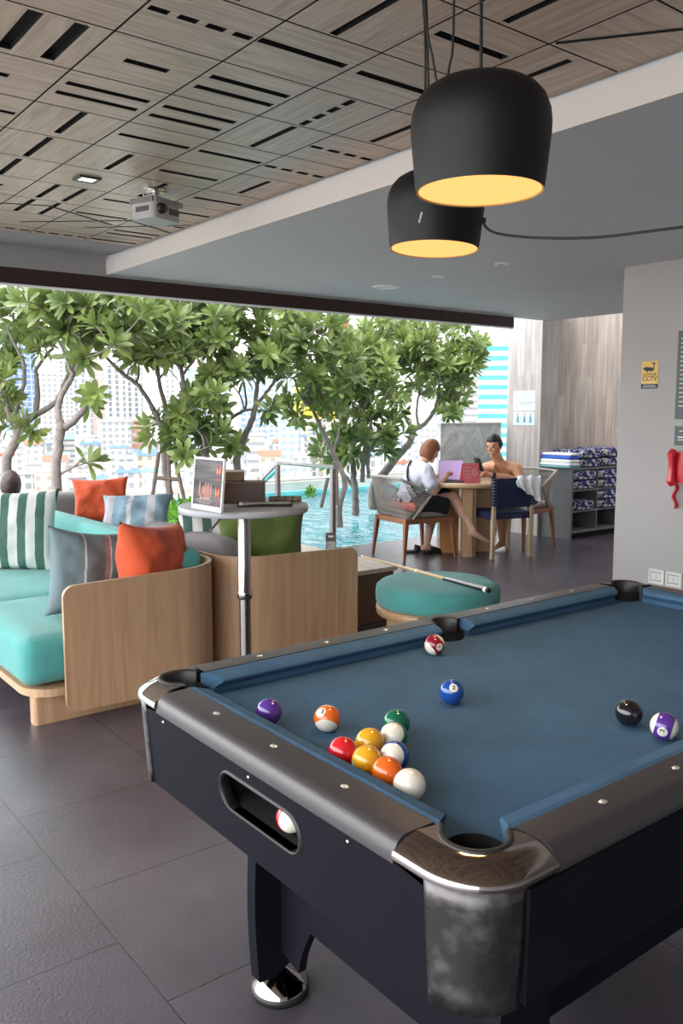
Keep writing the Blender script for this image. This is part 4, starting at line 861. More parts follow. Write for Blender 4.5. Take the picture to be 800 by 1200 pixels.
# wooden box, small box, clipboard, pen case
c0 = at(286, 583, 3.85); c0.z = hz+.001; M = Matrix.Translation(c0) @ Matrix.Rotation(-.55, 4, 'Z')
t = T('wooden_box', 'long dark walnut box behind the menu on the high table', 'box', c0)
B('body', MB().box(-.10, .095, -.04, .06, 0, .095, M=M), dkwood, t, bevel=.003); B('lid_line', MB().box(-.101, .096, -.041, .061, .092, .098, M=M), mat('box_edge', (.16, .09, .07), .4), t, bevel=.001)
c1 = c0+Vector((-.02, .04, .0985)); M2 = Matrix.Translation(c1) @ Matrix.Rotation(-.55, 4, 'Z')
t = T('small_box', 'small brown box on top of the dark walnut box', 'box', c1)
B('body', MB().box(-.055, .04, -.025, .04, 0, .04, M=M2), wood('small_box_wood', (.10, .06, .03), (.2, .13, .07), (2, 2, 6), .4, 3), t, bevel=.002); B('lid', MB().box(-.056, .041, -.026, .041, .041, .047, M=M2), mat('box_lid', (.5, .42, .38), .5), t)
c2 = Vector((hx+.03, hy-.01, hz+.001)); M = Matrix.Translation(c2+Vector((.03, -.07, 0))) @ Matrix.Rotation(-.55, 4, 'Z')
t = T('clipboard', 'black clipboard with papers lying on the high table', 'clipboard', M @ Vector((0, 0, 0)))
B('board', MB().prism(rrect(-.12, .12, -.085, .085, .006), 0, .005, M=M), mat('clip_black', (.02, .02, .025), .4), t)
pap = mat('paper_grey', (.42, .43, .45), .7)
def sheet(u, v): return M @ Vector((-.112+.23*u, -.075+.15*v, .0062+.008*(1-v)**3*u+.002*math.sin(u*5)*(1-v)))
B('paper', MB().grid(sheet, 12, 10), pap, t, solid=.001)
c3 = at(334, 579, 3.88); c3.z = hz+.001; M = Matrix.Translation(c3) @ Matrix.Rotation(-.62, 4, 'Z')
t = T('pen_roll', 'rolled brown pouch lying at the right of the high table', 'pouch', c3)
RY = Matrix.Rotation(PI/2, 4, 'Y')
B('roll', MB().tube([(-.075, 0, .013), (-.07, 0, .013), (.04, 0, .013), (.075, 0, .013)], [.009, .013, .013, .012], 12, M=M), mat('pouch_brown', (.20, .15, .10), .6, var=.3, vscale=40), t)
mb = MB()
for x in (-.04, 0, .035): mb.tube([(x-.003, 0, .013), (x+.003, 0, .013)], .0142, 12, M=M)
B('band', mb, mat('pouch_band', (.06, .05, .04), .6), t)
# ---------------------------------------------------------------- people at the round table
def skinmesh(joints, edges, root, sub=2):
    """closed tapered limbs (elliptical sections) with rounded joints; fused later into one surface"""
    mb = MB(); R2 = lambda v: v[3] if isinstance(v[3], tuple) else (v[3], v[3]); n = 16
    for k, v in joints.items():
        a, b_ = R2(v); ell(mb, v[:3], (b_, a, min(a, b_)), 14)
    for p, q in edges:
        P0, P1 = Vector(joints[p][:3]), Vector(joints[q][:3]); r0, r1 = R2(joints[p]), R2(joints[q]); t_ = (P1-P0).normalized()
        s_ = Vector((0, 1, 0)); s_ = s_-t_*s_.dot(t_)
        if s_.length < .2: s_ = Vector((1, 0, 0))-t_*t_.x
        s_.normalize(); u_ = t_.cross(s_); vs = []; m_ = 5
        for i_ in range(m_+1):
            w_ = i_/m_; c = P0.lerp(P1, w_); a = r0[0]+(r1[0]-r0[0])*w_; b_ = r0[1]+(r1[1]-r0[1])*w_
            for k in range(n): th = 2*PI*k/n; vs.append(c+s_*math.cos(th)*a+u_*math.sin(th)*b_)
        mb.add(vs, [(i_*n+k, i_*n+(k+1) % n, (i_+1)*n+(k+1) % n, (i_+1)*n+k) for i_ in range(m_) for k in range(n)]+[tuple(range(n))[::-1], tuple(m_*n+k for k in range(n))], True)
    return mb
def ell(mb, c, r, n=24, M=None, f=None):
    def fn(u, v):
        a, b_ = 2*PI*u, PI*v-PI/2; d = Vector((math.cos(b_)*math.cos(a), math.cos(b_)*math.sin(a), math.sin(b_))); q = Vector((d.x*r[0], d.y*r[1], d.z*r[2]))
        if f: q = f(d, q)
        return Vector(c)+q
    return mb.grid(fn, n, n//2+1, close_u=True, M=M)
def chain(pts): return {f'c{i}': p for i, p in enumerate(pts)}, [(f'c{i}', f'c{i+1}') for i in range(len(pts)-1)]
def headmesh(M, k=1.0):
    mb = MB()
    def f(d, q):
        z = q.z
        if z < 0: t_ = min(1, -z/.11); q.y *= 1-.34*t_; q.x = q.x*(1-.22*t_)+.018*t_
        if d.x > .5 and abs(d.z) < .5: q.x -= .006*(d.x-.5)
        return q*k
    ell(mb, (0, 0, 0), (.092, .075, .115), 36, M, f)
    mb.add(*(lambda s: (s.v, s.f))(skinmesh({'a': (.082*k, 0, .028*k, .007*k), 'b': (.100*k, 0, -.012*k, .010*k), 'c': (.090*k, 0, -.026*k, .010*k)}, [('a', 'b'), ('b', 'c')], 'a', 1)), True, 0, M)
    for s_ in (-1, 1): ell(mb, (-.005*k, s_*.076*k, -.008*k), (.018*k, .009*k, .030*k), 12, M); ell(mb, (.062*k, s_*.034*k, -.02*k), (.022*k, .020*k, .02*k), 12, M); ell(mb, (.072*k, s_*.03*k, .038*k), (.016*k, .024*k, .007*k), 10, M)
    ell(mb, (.068*k, 0, -.088*k), (.024*k, .026*k, .018*k), 14, M); ell(mb, (.080*k, 0, -.052*k), (.012*k, .024*k, .006*k), 12, M); ell(mb, (.079*k, 0, -.063*k), (.011*k, .020*k, .006*k), 12, M)
    return mb
def handmesh(M, side=1, curl=.7, k=.95):
    """palm along +x from the wrist, palm side -z, thumb on side*y"""
    mb = MB(); J = {'w': (0, 0, 0, (.018*k, .024*k)), 'm': (.045*k, 0, 0, (.014*k, .036*k)), 'e': (.082*k, 0, -.002, (.012*k, .036*k))}
    s = skinmesh(J, [('w', 'm'), ('m', 'e')], 'w'); mb.add(s.v, s.f, True, 0, M)
    for i, (yy, L) in enumerate(((.029, .066), (.010, .076), (-.010, .070), (-.028, .054))):
        yy *= side; p = Vector((.07*k, yy*k, 0)); pts = [(*p, .0095*k)]; a = .15
        for j, fr in enumerate((.45, .32, .23)): a += curl*(.6+.5*j); p = p+Vector((math.cos(a), 0, -math.sin(a)))*L*fr*k; pts.append((*p, (.0088-.0008*j)*k))
        c, e = chain(pts); s = skinmesh(c, e, 'c0', 1); mb.add(s.v, s.f, True, 0, M)
    c, e = chain([(.018*k, side*.020*k, -.004, .012*k), (.042*k, side*.048*k, -.014*k, .011*k), (.066*k, side*.052*k, -.026*k, .0098*k), (.082*k, side*.040*k, -.034*k, .008*k)]); s = skinmesh(c, e, 'c0', 1); mb.add(s.v, s.f, True, 0, M); return mb
def aim(o, fwd, upv=(0, 0, 1)):
    x = Vector(fwd).normalized(); z = Vector(upv); y = z.cross(x).normalized(); z = x.cross(y); return Matrix(((x.x, y.x, z.x, o[0]), (x.y, y.y, z.y, o[1]), (x.z, y.z, z.z, o[2]), (0, 0, 0, 1)))
def bodyobj(parts, m, root, vox=.0065):
    mb = MB()
    for p in parts: mb.add(p.v, p.f, True)
    o = B('body', mb, m, root, world=False, weld=True); md = o.modifiers.new('r', 'REMESH'); md.mode = 'VOXEL'; md.voxel_size = vox; md.use_smooth_shade = True
    md = o.modifiers.new('s', 'SMOOTH'); md.factor = .5; md.iterations = 2; return o
def garment(joints, edges, rootj, m, name, root, vox=.009, noise_=.0):
    mb = skinmesh(joints, edges, rootj); o = B(name, mb, m, root, world=False, weld=True); md = o.modifiers.new('r', 'REMESH'); md.mode = 'VOXEL'; md.voxel_size = vox; md.use_smooth_shade = True
    tx = bpy.data.textures.new('fold', 'CLOUDS'); tx.noise_scale = .07; md = o.modifiers.new('d', 'DISPLACE'); md.texture = tx; md.strength = .02; md.mid_level = .5; return o
def hairobj(M, m, root, k, facecut, low, vol=1.0, fringe=.035):
    mb = MB()
    def f(d, q):
        face = d.x > facecut and q.z < fringe
        under = q.z < low
        s = .86 if (face or under) else 1.12*vol+.03*noise.noise(d*4)+.018*noise.noise(Vector((d.x*14, d.y*14, d.z*3)))
        if q.z < 0 and not (face or under): q.y *= .96
        return q*s*k
    ell(mb, (-.004, 0, .006), (.092, .077, .115), 56, M, f); return B('hair', mb, m, root, world=False)
skinw = mat('skin_woman', (.62, .37, .27), .5); skinm = mat('skin_man', (.50, .25, .14), .48, var=.06, vscale=6)
tee = mat('white_tee', (.62, .64, .74), .9); navyc = mat('black_shorts', (.012, .013, .018), .9); hairb = mat('brown_hair', (.22, .08, .032), .45, bump=.5, bscale=90, stretch=(1, 1, .15)); hairk = mat('black_hair', (.012, .010, .010), .5, bump=.4, bscale=120)
eyem = mat('eye_dark', (.02, .015, .012), .3); lipm = mat('lips', (.42, .16, .12), .5)
# woman -------------------------------------------------------------
wx, wy, wrz = 5.70, 6.27, -.28
t = T('person', 'person with brown bob, white T-shirt and black shorts looking at a phone', 'person', (wx, wy, 0), wrz)
J = {'pel': (0, 0, .53, (.13, .105)), 'wai': (.03, 0, .66, (.105, .085)), 'che': (.08, 0, .80, (.125, .095)), 'clav': (.12, 0, .895, (.085, .06)), 'nk': (.155, 0, .945, .044), 'hd': (.195, 0, 1.01, .048),
     'sl': (.10, .145, .875, .052), 'el': (.20, .19, .68, .040), 'wl': (.38, .09, .80, .026), 'sr': (.115, -.145, .875, .052), 'er': (.17, -.20, .655, .040), 'wr': (.36, -.10, .80, .026),
     'hl': (.02, .085, .52, .088), 'kl': (.36, .08, .50, .058), 'cl': (.28, .08, .28, .050), 'al': (.24, .07, .09, .032), 'hr': (.02, -.085, .53, .088), 'kr': (.43, -.14, .59, .058), 'cr': (.49, -.24, .42, .050), 'ar': (.56, -.32, .27, .032)}
E_ = [('pel', 'wai'), ('wai', 'che'), ('che', 'clav'), ('clav', 'nk'), ('nk', 'hd'), ('clav', 'sl'), ('sl', 'el'), ('el', 'wl'), ('clav', 'sr'), ('sr', 'er'), ('er', 'wr'), ('pel', 'hl'), ('hl', 'kl'), ('kl', 'cl'), ('cl', 'al'), ('pel', 'hr'), ('hr', 'kr'), ('kr', 'cr'), ('cr', 'ar')]
HM = aim((.225, 0, 1.05), (1, -.12, -.52)); parts = [skinmesh(J, E_, 'pel'), headmesh(HM, .93)]
for s_, nm in ((1, 'wl'), (-1, 'wr')): w_ = Vector(J[nm][:3]); parts.append(handmesh(aim(w_, (.6, -.35*s_, .45), (-.7, 0, .8)), -s_, .75, .85))
def foot(a, d, k=1.0):
    a = Vector(a); d = Vector(d).normalized(); c, e = chain([(*(a-d*.035+Vector((0, 0, -.035))), .030*k), (*(a+d*.03+Vector((0, 0, -.03))), .034*k), (*(a+d*.10+Vector((0, 0, -.052))), (.024*k)), (*(a+d*.165+Vector((0, 0, -.062))), .017*k)]); return skinmesh(c, e, 'c0')
parts += [foot(J['al'][:3], (1, -.1, 0)), foot(J['ar'][:3], (1, -.25, -.35))]
bodyobj(parts, skinw, t)
g = {'pel': (-.005, 0, .58, (.150, .125)), 'wai': (.03, 0, .67, (.135, .115)), 'che': (.08, 0, .80, (.150, .118)), 'clav': (.115, 0, .885, (.10, .075)), 'nk': (.14, 0, .92, .052), 'sl': (.10, .15, .872, .068), 'el': (.155, .18, .745, .068), 'sr': (.115, -.15, .872, .068), 'er': (.145, -.19, .745, .072)}
garment(g, [('pel', 'wai'), ('wai', 'che'), ('che', 'clav'), ('clav', 'nk'), ('clav', 'sl'), ('sl', 'el'), ('clav', 'sr'), ('sr', 'er')], 'pel', tee, 'tshirt', t)
g = {'pel': (0, 0, .54, (.150, .125)), 'hl': (.03, .085, .53, .105), 'kl': (.29, .085, .52, .088), 'hr': (.03, -.085, .54, .105), 'kr': (.36, -.05, .60, .088)}
garment(g, [('pel', 'hl'), ('hl', 'kl'), ('pel', 'hr'), ('hr', 'kr')], 'pel', navyc, 'shorts', t)
hairobj(HM, hairb, t, .93, .42, -.085, 1.06, .030)
mb = MB(); ell(mb, (.075, .03, .008), (.012, .012, .006), 10, HM); B('eye', mb, eyem, t, world=False); mb = MB(); ell(mb, (.075, -.03, .008), (.012, .012, .006), 10, HM); B('eye', mb, eyem, t, world=False)
def W2(t, p): return t.matrix_world @ Vector(p) if 0 else Matrix.Translation(t.location) @ Matrix.Rotation(t.rotation_euler.z, 4, 'Z') @ Vector(p)
R_ = lambda q: Matrix.Translation(t.location) @ Matrix.Rotation(t.rotation_euler.z, 4, 'Z') @ q
woman = t; bagm = mat('black_bag', (.010, .011, .016), .75)
MW = Matrix.Translation(t.location) @ Matrix.Rotation(wrz, 4, 'Z')
t = T('shoulder_bag', 'black shoulder bag with a strap across the white T-shirt', 'bag', MW @ Vector((.05, -.20, .50)), wrz)
mb = MB(); cushion_box(mb, -.08, .24, -.245, -.155, .47, .64, .035, .01, 10, M=MW @ Matrix.Rotation(.18, 4, 'Y')); B('body', mb, bagm, t)
B('strap', MB().tube([MW @ Vector(p) for p in sag([(.02, -.19, .62), (-.035, -.15, .70), (-.06, -.08, .80), (-.005, .02, .90), (.06, .08, .955)], 6)], .011, 6), bagm, t)
t = T('smartphone', 'white smartphone held by the person in the white T-shirt', 'phone', MW @ Vector((.47, 0, .86)), wrz)
PM = MW @ aim((.475, 0, .885), (.55, 0, .55), (-.7, 0, .7)); B('body', MB().prism(rrect(-.075, .075, -.037, .037, .01), -.004, .004, M=PM), white, t, bevel=.001); B('screen', MB().prism(rrect(-.07, .07, -.033, .033, .008), .0041, .005, M=PM), mat('phone_screen', (.5, .5, .55), .2), t)
sho = mat('sandal_black', (.012, .012, .013), .6)
for (p, lb, an) in (((.27, .065, 0), 'black slip-on sandal worn on the foot under the rope chair', -.15), ((.155, .17, 0), 'empty black slip-on sandal behind the worn one', -.3)):
    M = MW @ Matrix.Translation(p) @ Matrix.Rotation(an, 4, 'Z'); t = T('sandal', lb, 'shoe', M @ Vector((0, 0, 0)), wrz); B('sole', MB().prism(rrect(-.11, .13, -.046, .046, .044), 0, .022, M=M), sho, t, bevel=.005)
    mb = MB(); vs = []; 
    def fn(u, v): a = PI*u; x = .0+.115*v; w_ = .046*(1-.25*v); return M @ Vector((x, math.cos(a)*w_, .02+math.sin(a)*(.062-.035*v)))
    mb.grid(fn, 14, 8); B('strap', mb, sho, t, solid=.005)
# man -----------------------------------------------------------------
mx_, my_, mrz = 7.13, 6.16, PI+.13
t = T('person', 'shirtless person with short black hair leaning on the round table, holding a phone', 'person', (mx_, my_, 0), mrz)
J = {'pel': (0, 0, .52, (.135, .12)), 'wai': (.07, 0, .64, (.125, .095)), 'che': (.17, 0, .765, (.155, .11)), 'clav': (.25, 0, .87, (.115, .06)), 'nk': (.30, 0, .935, .054), 'hd': (.35, 0, 1.0, .055),
     'tl': (.225, .10, .86, .062), 'sl': (.215, .185, .845, .058), 'el': (.27, .29, .685, .047), 'fl': (.42, .20, .76, .040), 'wl': (.55, .08, .79, .029), 'tr': (.245, -.10, .86, .062), 'sr': (.25, -.185, .84, .058), 'er': (.40, -.26, .77, .044), 'wr': (.57, -.08, .83, .029),
     'hl': (.02, .09, .50, .09), 'kl': (.42, .12, .50, .062), 'cl': (.40, .13, .27, .055), 'al': (.38, .13, .09, .036), 'hr': (.02, -.09, .50, .09), 'kr': (.42, -.12, .50, .062), 'cr': (.40, -.13, .27, .055), 'ar': (.38, -.13, .09, .036)}
E_ = [('pel', 'wai'), ('wai', 'che'), ('che', 'clav'), ('clav', 'nk'), ('nk', 'hd'), ('clav', 'tl'), ('tl', 'sl'), ('sl', 'el'), ('el', 'fl'), ('fl', 'wl'), ('clav', 'tr'), ('tr', 'sr'), ('sr', 'er'), ('er', 'wr'), ('pel', 'hl'), ('hl', 'kl'), ('kl', 'cl'), ('cl', 'al'), ('pel', 'hr'), ('hr', 'kr'), ('kr', 'cr'), ('cr', 'ar')]
HM = aim((.375, .0, 1.085), (1, .10, -.28)); parts = [skinmesh(J, E_, 'pel'), headmesh(HM, 1.0)]
for s_, nm in ((1, 'wl'), (-1, 'wr')): parts.append(handmesh(aim(Vector(J[nm][:3]), (.6, -.45*s_, .28), (-.4, 0, .9)), -s_, .8, .95))
parts += [foot(J['al'][:3], (1, .1, 0), 1.05), foot(J['ar'][:3], (1, -.1, 0), 1.05)]
bodyobj(parts, skinm, t); hairobj(HM, hairk, t, 1.0, .30, -.02, .99, .052)
for s_ in (-1, 1):
    mb = MB(); ell(mb, (.078, s_*.031, .010), (.012, .014, .005), 10, HM); B('eye', mb, eyem, t, world=False)
    mb = MB(); ell(mb, (.080, s_*.031, .030), (.010, .020, .004), 10, HM); B('eyebrow', mb, hairk, t, world=False)
mb = MB(); ell(mb, (.086, 0, -.056), (.009, .022, .004), 10, HM); B('mouth', mb, lipm, t, world=False)
garment({'pel': (0, 0, .50, (.155, .14)), 'hl': (.03, .09, .50, .11), 'kl': (.34, .12, .50, .09), 'hr': (.03, -.09, .50, .11), 'kr': (.34, -.12, .50, .09)}, [('pel', 'hl'), ('hl', 'kl'), ('pel', 'hr'), ('hr', 'kr')], 'pel', navyc, 'shorts', t)
MM = Matrix.Translation(t.location) @ Matrix.Rotation(mrz, 4, 'Z')
a, b_ = Vector(J['fl'][:3]), Vector(J['wl'][:3]); c = a+(b_-a)*.80; B('wristwatch', MB().tube([c-(b_-a).normalized()*.016, c+(b_-a).normalized()*.016], .037, 16), bagm, t, world=False)
t = T('smartphone', 'black smartphone held up by the shirtless person', 'phone', MM @ Vector((.66, 0, .9)), mrz)
PM = MM @ aim((.645, .0, .90), (.45, 0, .8), (-.8, 0, .45)); B('body', MB().prism(rrect(-.078, .078, -.038, .038, .01), -.0045, .0045, M=PM), bagm, t, bevel=.001); B('lens', MB().prism(rrect(.04, .07, -.03, -.005, .005), -.0065, -.0046, M=PM), mat('phone_lens', (.1, .1, .12), .2), t)
# person far left, only dark hair showing above the striped cushion
c = at(13, 562, 7.35); t = T('person', 'person at the left edge, only dark hair showing above the cushions', 'person', (c.x, c.y+.05, 0), 1.0)
J = {'pel': (0, 0, .50, (.14, .11)), 'che': (.0, 0, .66, (.14, .10)), 'clav': (.0, 0, .72, (.09, .06)), 'nk': (0.01, 0, .76, .045), 'hd': (.02, 0, .82, .05), 'sl': (0, .16, .70, .052), 'el': (.02, .21, .52, .04), 'sr': (0, -.16, .70, .052), 'er': (.02, -.21, .52, .04)}
dz = c.z-.06-.88; J = {k: (v[0], v[1], v[2]+dz, v[3]) for k, v in J.items()}
HM = aim((.03, 0, .88+dz), (1, 0, -.2)); bodyobj([skinmesh(J, [('pel', 'che'), ('che', 'clav'), ('clav', 'nk'), ('nk', 'hd'), ('clav', 'sl'), ('sl', 'el'), ('clav', 'sr'), ('sr', 'er')], 'pel'), headmesh(HM, .95)], skinw, t)
hairobj(HM, mat('dark_brown_hair', (.03, .014, .012), .4, bump=.4, bscale=90), t, .95, .45, -.09, 1.08, .03)
garment({'pel': (0, 0, .50+dz, (.16, .13)), 'che': (0, 0, .66+dz, (.16, .12)), 'clav': (0, 0, .71+dz, (.10, .07)), 'sl': (0, .16, .70+dz, .07), 'el': (.01, .2, .60+dz, .07), 'sr': (0, -.16, .70+dz, .07), 'er': (.01, -.2, .60+dz, .07)}, [('pel', 'che'), ('che', 'clav'), ('clav', 'sl'), ('sl', 'el'), ('clav', 'sr'), ('sr', 'er')], 'pel', navyc, 'shirt', t)
# ---------------------------------------------------------------- round table and chairs
tx, ty_, tr_ = 6.30, 6.07, .44
t = T('round_table', 'round pale wooden table with board legs where two people sit', 'table', (tx, ty_, 0))
B('tabletop', MB().lathe([(0, 0), (tr_-.01, 0), (tr_, -.008), (tr_, -.038), (tr_-.012, -.045), (0, -.045)], (tx, ty_, .745), 56), oak_top, t)
M = Matrix.Translation((tx, ty_, 0)) @ Matrix.Rotation(YAW-PI/2, 4, 'Z')     # local -y faces the camera side
for (a, c, d, e) in ((-.01, .09, -.30, -.17), (.095, .125, -.27, -.19)): B('leg_board', MB().box(a-.06, c-.06, d, e, 0, .70, M=M), oak, t, bevel=.004)
B('leg_panel', MB().box(-.27, -.072, -.02, .03, 0, .70, M=M @ Matrix.Rotation(.1, 4, 'Z')), mat('orange_oak', (.58, .27, .10), .45, var=.08, vscale=4), t, bevel=.003)
B('leg_panel', MB().box(.066, .27, .05, .09, .0, .70, M=M), oak, t, bevel=.003); B('leg_panel', MB().box(-.04, .04, .04, .30, 0, .70, M=M), oak, t, bevel=.003)
rope = mat('grey_rope', (.34, .31, .28), .85)
def rope_chair(name, label, loc, rz):
    t = T(name, label, 'chair', loc, rz, None); L = Matrix.Identity(4)
    s_ = .265
    B('seat_frame', MB().bar((-s_, -s_, .385), (s_, -s_+.0, .385), .035, .05).bar((-s_, s_, .385), (s_, s_, .385), .035, .05).bar((-s_, -s_, .385), (-s_, s_, .385), .035, .05).bar((s_, -s_, .385), (s_, s_, .385), .035, .05), teak, t, world=False, bevel=.004)
    for sx in (-1, 1):
        for sy in (-1, 1): B('leg', MB().bar((sx*s_, sy*s_, .41), (sx*(s_+.04), sy*(s_+.03), 0), .048, .048, .024, .024), teak, t, world=False, bevel=.004)
    fr = lambda sy: [(-.20, sy*.285, .41), (-.0, sy*.31, .645), (-.33, sy*.285, .80)]
    pth = [(-.20, .285, .41), (.0, .31, .645), (-.33, .285, .80), (-.37, 0, .815), (-.33, -.285, .80), (.0, -.31, .645), (-.20, -.285, .41)]
    full = []
    for a, c in zip(pth, pth[1:]): full += [Vector(a)+(Vector(c)-Vector(a))*k/5 for k in range(5)]
    full.append(Vector(pth[-1])); B('back_frame', MB().tube(full, .016, 8), rope, t, world=False)
    mb = MB()
    for sy in (-1, 1):
        for k in range(13):
            u = k/12; a = Vector((-.27+.18*u, sy*.275, .42)); c = Vector((.0, sy*.31, .645)).lerp(Vector((-.33, sy*.285, .80)), u); mb.tube([a, c], .0035, 4)
            a2 = Vector((-.20, sy*.285, .42)).lerp(Vector((-.28, sy*.27, .42)), u); c2 = Vector((-.20, sy*.285, .41)).lerp(Vector((0, sy*.31, .645)), u); mb.tube([Vector((-.28, sy*.27, .43+.3*u)), c2], .0032, 4)
    for k in range(29):
        u = k/28; a = Vector((-.27, -.26+.52*u, .42)); yy = -.285+.57*u; c = Vector((-.33-.04*(1-(2*u-1)**2), yy, .80+.015*(1-(2*u-1)**2)))
        mid = (a+c)/2+Vector((.03, 0, 0)); u2 = min(1, u+.25); c2 = Vector((-.33-.04*(1-(2*u2-1)**2), -.285+.57*u2, .80)); mb.tube([a, mid, c], .0035, 4); mb.tube([a, c2], .0032, 4)
    B('rope_weave', mb, rope, t, world=False)
    mb = MB(); cushion_box(mb, -s_, s_+.01, -s_, s_, .405, .475, .03, .006, 12); B('seat', mb, mat('rope_seat', (.30, .27, .24), .9, bump=.6, bscale=120), t, world=False)
    return t
rope_chair('rope_armchair', 'grey rope armchair on teak legs with the person in the white T-shirt', (5.765, 6.265, 0), -.16)
rope_chair('rope_armchair', 'grey rope armchair mostly hidden behind the shirtless person', (7.16, 6.13, 0), PI+.13)
tagp(B('red_towel', (lambda m_: (cushion_box(m_, 5.53, 5.68, 6.02, 6.42, .478, .55, .03, .01, 8), m_)[1])(MB()), mat('coral_towel', (.65, .16, .13), .95, bump=.5, bscale=200)), 'coral red towel on the seat behind the person in the white T-shirt', 'towel')
# navy woven chair
navy = mat('navy_strap', (.010, .020, .062), .7, bump=.3, bscale=300)
t = T('woven_chair', 'navy strap-woven chair with pale wooden legs, its back towards the pool table', 'chair', (6.48, 5.755, 0), 1.27)
B('leg', MB().bar((-.215, .215, 0), (-.235, .215, .79), .036, .042, .032, .036), ash, t, world=False, bevel=.004); B('leg', MB().bar((-.215, -.215, 0), (-.235, -.215, .79), .036, .042, .032, .036), ash, t, world=False, bevel=.004)
B('leg', MB().bar((.22, .225, 0), (.20, .225, .44), .036), ash, t, world=False, bevel=.004); B('leg', MB().bar((.22, -.225, 0), (.20, -.225, .44), .036), ash, t, world=False, bevel=.004)
mb = MB()
for k in range(17): y = -.205+.0256*k; z0, z1 = .52, .785; mb.bar((-.225, y, z0-.01), (-.238, y, z1+.015), .023, .012)
for k in range(7): z = .54+.038*k; mb.bar((-.232-.006*(k % 2), -.21, z), (-.232-.006*(k % 2), .21, z), .03, .015, side=(0, 0, 1))
for sy in (-1, 1):
    for k in range(9): z = .53+.030*k; mb.box(-.262, -.205, sy*.215-.024, sy*.215+.024, z, z+.025)
B('backrest', mb, navy, t, world=False, bevel=.002)
B('seat_rail', MB().bar((-.2, .22, .425), (.2, .225, .425), .03, .035).bar((-.2, -.22, .425), (.2, -.225, .425), .03, .035), ash, t, world=False)
mb = MB()
for k in range(16): x = -.20+.0265*k; mb.box(x-.0115, x+.0115, -.245, .245, .447, .457); mb.box(x-.0115, x+.0115, -.247, -.24, .395, .457); mb.box(x-.0115, x+.0115, .24, .247, .395, .457)
for k in range(17): y = -.215+.027*k; mb.box(-.215, .22, y-.011, y+.011, .452+.003*(k % 2), .462); mb.box(-.222, -.214, y-.011, y+.011, .395, .460); mb.box(.219, .226, y-.011, y+.011, .395, .460)
B('seat', mb, navy, t, world=False, bevel=.0015)
# towel and robe over the chair back
rg = random.Random(3); NM = Matrix.Translation((6.48, 5.755, 0)) @ Matrix.Rotation(1.27, 4, 'Z')
def cl(u, v):
    y = -.02-.26*u+.02*math.sin(v*9); s = v*2-1
    x = -.245+(.06 if s > 0 else -.045)*min(1, abs(s)*2.2)+.018*math.sin(u*17+v*4)*abs(s); z = .815-abs(s)**1.4*(.10+.16*u if s < 0 else .22)+.010*math.sin(u*13)
    return NM @ Vector((x, y, z))
tagp(B('white_towel', MB().grid(cl, 26, 22), wt, solid=.008), 'white towel draped over the back of the navy chair', 'towel')
def cl2(u, v): return NM @ Vector((-.10+.25*u+.02*math.sin(v*8), -.29-.05*math.sin(u*6+v*3)-.03*v, .76-.05*u-.28*v+.02*math.sin(u*9)))
tb = T('tote_bag', 'white tote bag with black trim hanging at the right of the navy chair', 'bag', NM @ Vector((.02, -.3, .5)))
B('cloth', MB().grid(cl2, 16, 16), wt, tb, solid=.02); B('strap', MB().tube([NM @ Vector(p) for p in sag([(-.20, -.25, .76), (-.17, -.32, .74), (.0, -.42, .66), (-.08, -.40, .60), (-.18, -.30, .54)], 6)], .012, 6), bagm, tb)
# laptops and tablet
scp = mat('screen_violet', (.35, .25, .50), .3, emit=(.45, .34, .55), estr=.3); scr = mat('folder_red', (.72, .16, .18), .45)
lp = at(527, 562, 8.45); lp.z = .7455
LM = Matrix.Translation(lp) @ Matrix.Rotation(YAW-PI/2-.15, 4, 'Z')
t = T('laptop', 'open laptop with a violet screen on the round table', 'laptop', lp)
lb_ = B('base', MB().prism(rrect(-.06, .20, -.05, .14, .01), 0, .014, M=LM), mat('laptop_dark', (.06, .06, .07), .4), t); B('keyboard', MB().box(-.04, .18, -.03, .08, .0141, .016, M=LM), bagm, lb_)
SM = LM @ Matrix.Translation((0, .12, .014)) @ Matrix.Rotation(-.22, 4, 'X'); ld_ = B('lid', MB().prism(rrect(-.12, .13, 0, .205, .01), -.004, .004, M=SM @ Matrix.Rotation(PI/2, 4, 'X')), mat('laptop_grey', (.4, .4, .42), .4), t)
B('screen', MB().box(-.113, .122, -.006, -.0045, .008, .197, M=SM), scp, ld_)
fp = at(551, 563, 8.40); fp.z = .7455; FM = Matrix.Translation(fp) @ Matrix.Rotation(YAW-PI/2+.35, 4, 'Z')
t = T('menu_tent', 'red and pink tent-shaped menu card on the round table', 'menu card', fp)
fp_ = B('front_panel', MB().box(-.095, .085, -.003, .0, .0, .20, M=FM @ Matrix.Translation((0, -.05, 0)) @ Matrix.Rotation(-.24, 4, 'X')), scr, t); B('back_panel', MB().box(-.095, .085, 0, .003, 0, .20, M=FM @ Matrix.Translation((0, .05, 0)) @ Matrix.Rotation(.24, 4, 'X')), scr, t)
mb = MB().tube([(FM @ Matrix.Translation((0, -.05, 0)) @ Matrix.Rotation(-.24, 4, 'X')) @ Vector((.03+.022*math.cos(a), -.005, .11+.03*math.sin(a))) for a in [2*PI*k/20 for k in range(21)]], .0022, 5); B('ring_mark', mb, wh, fp_)
mb = MB()
for k in range(4): mb.box(-.08, -.02+.01*(k % 2), -.0045, -.0031, .05+.035*k, .056+.035*k, M=FM @ Matrix.Translation((0, -.05, 0)) @ Matrix.Rotation(-.24, 4, 'X'))
B('print_lines', mb, mat('menu_pink', (.8, .45, .42), .5), fp_)
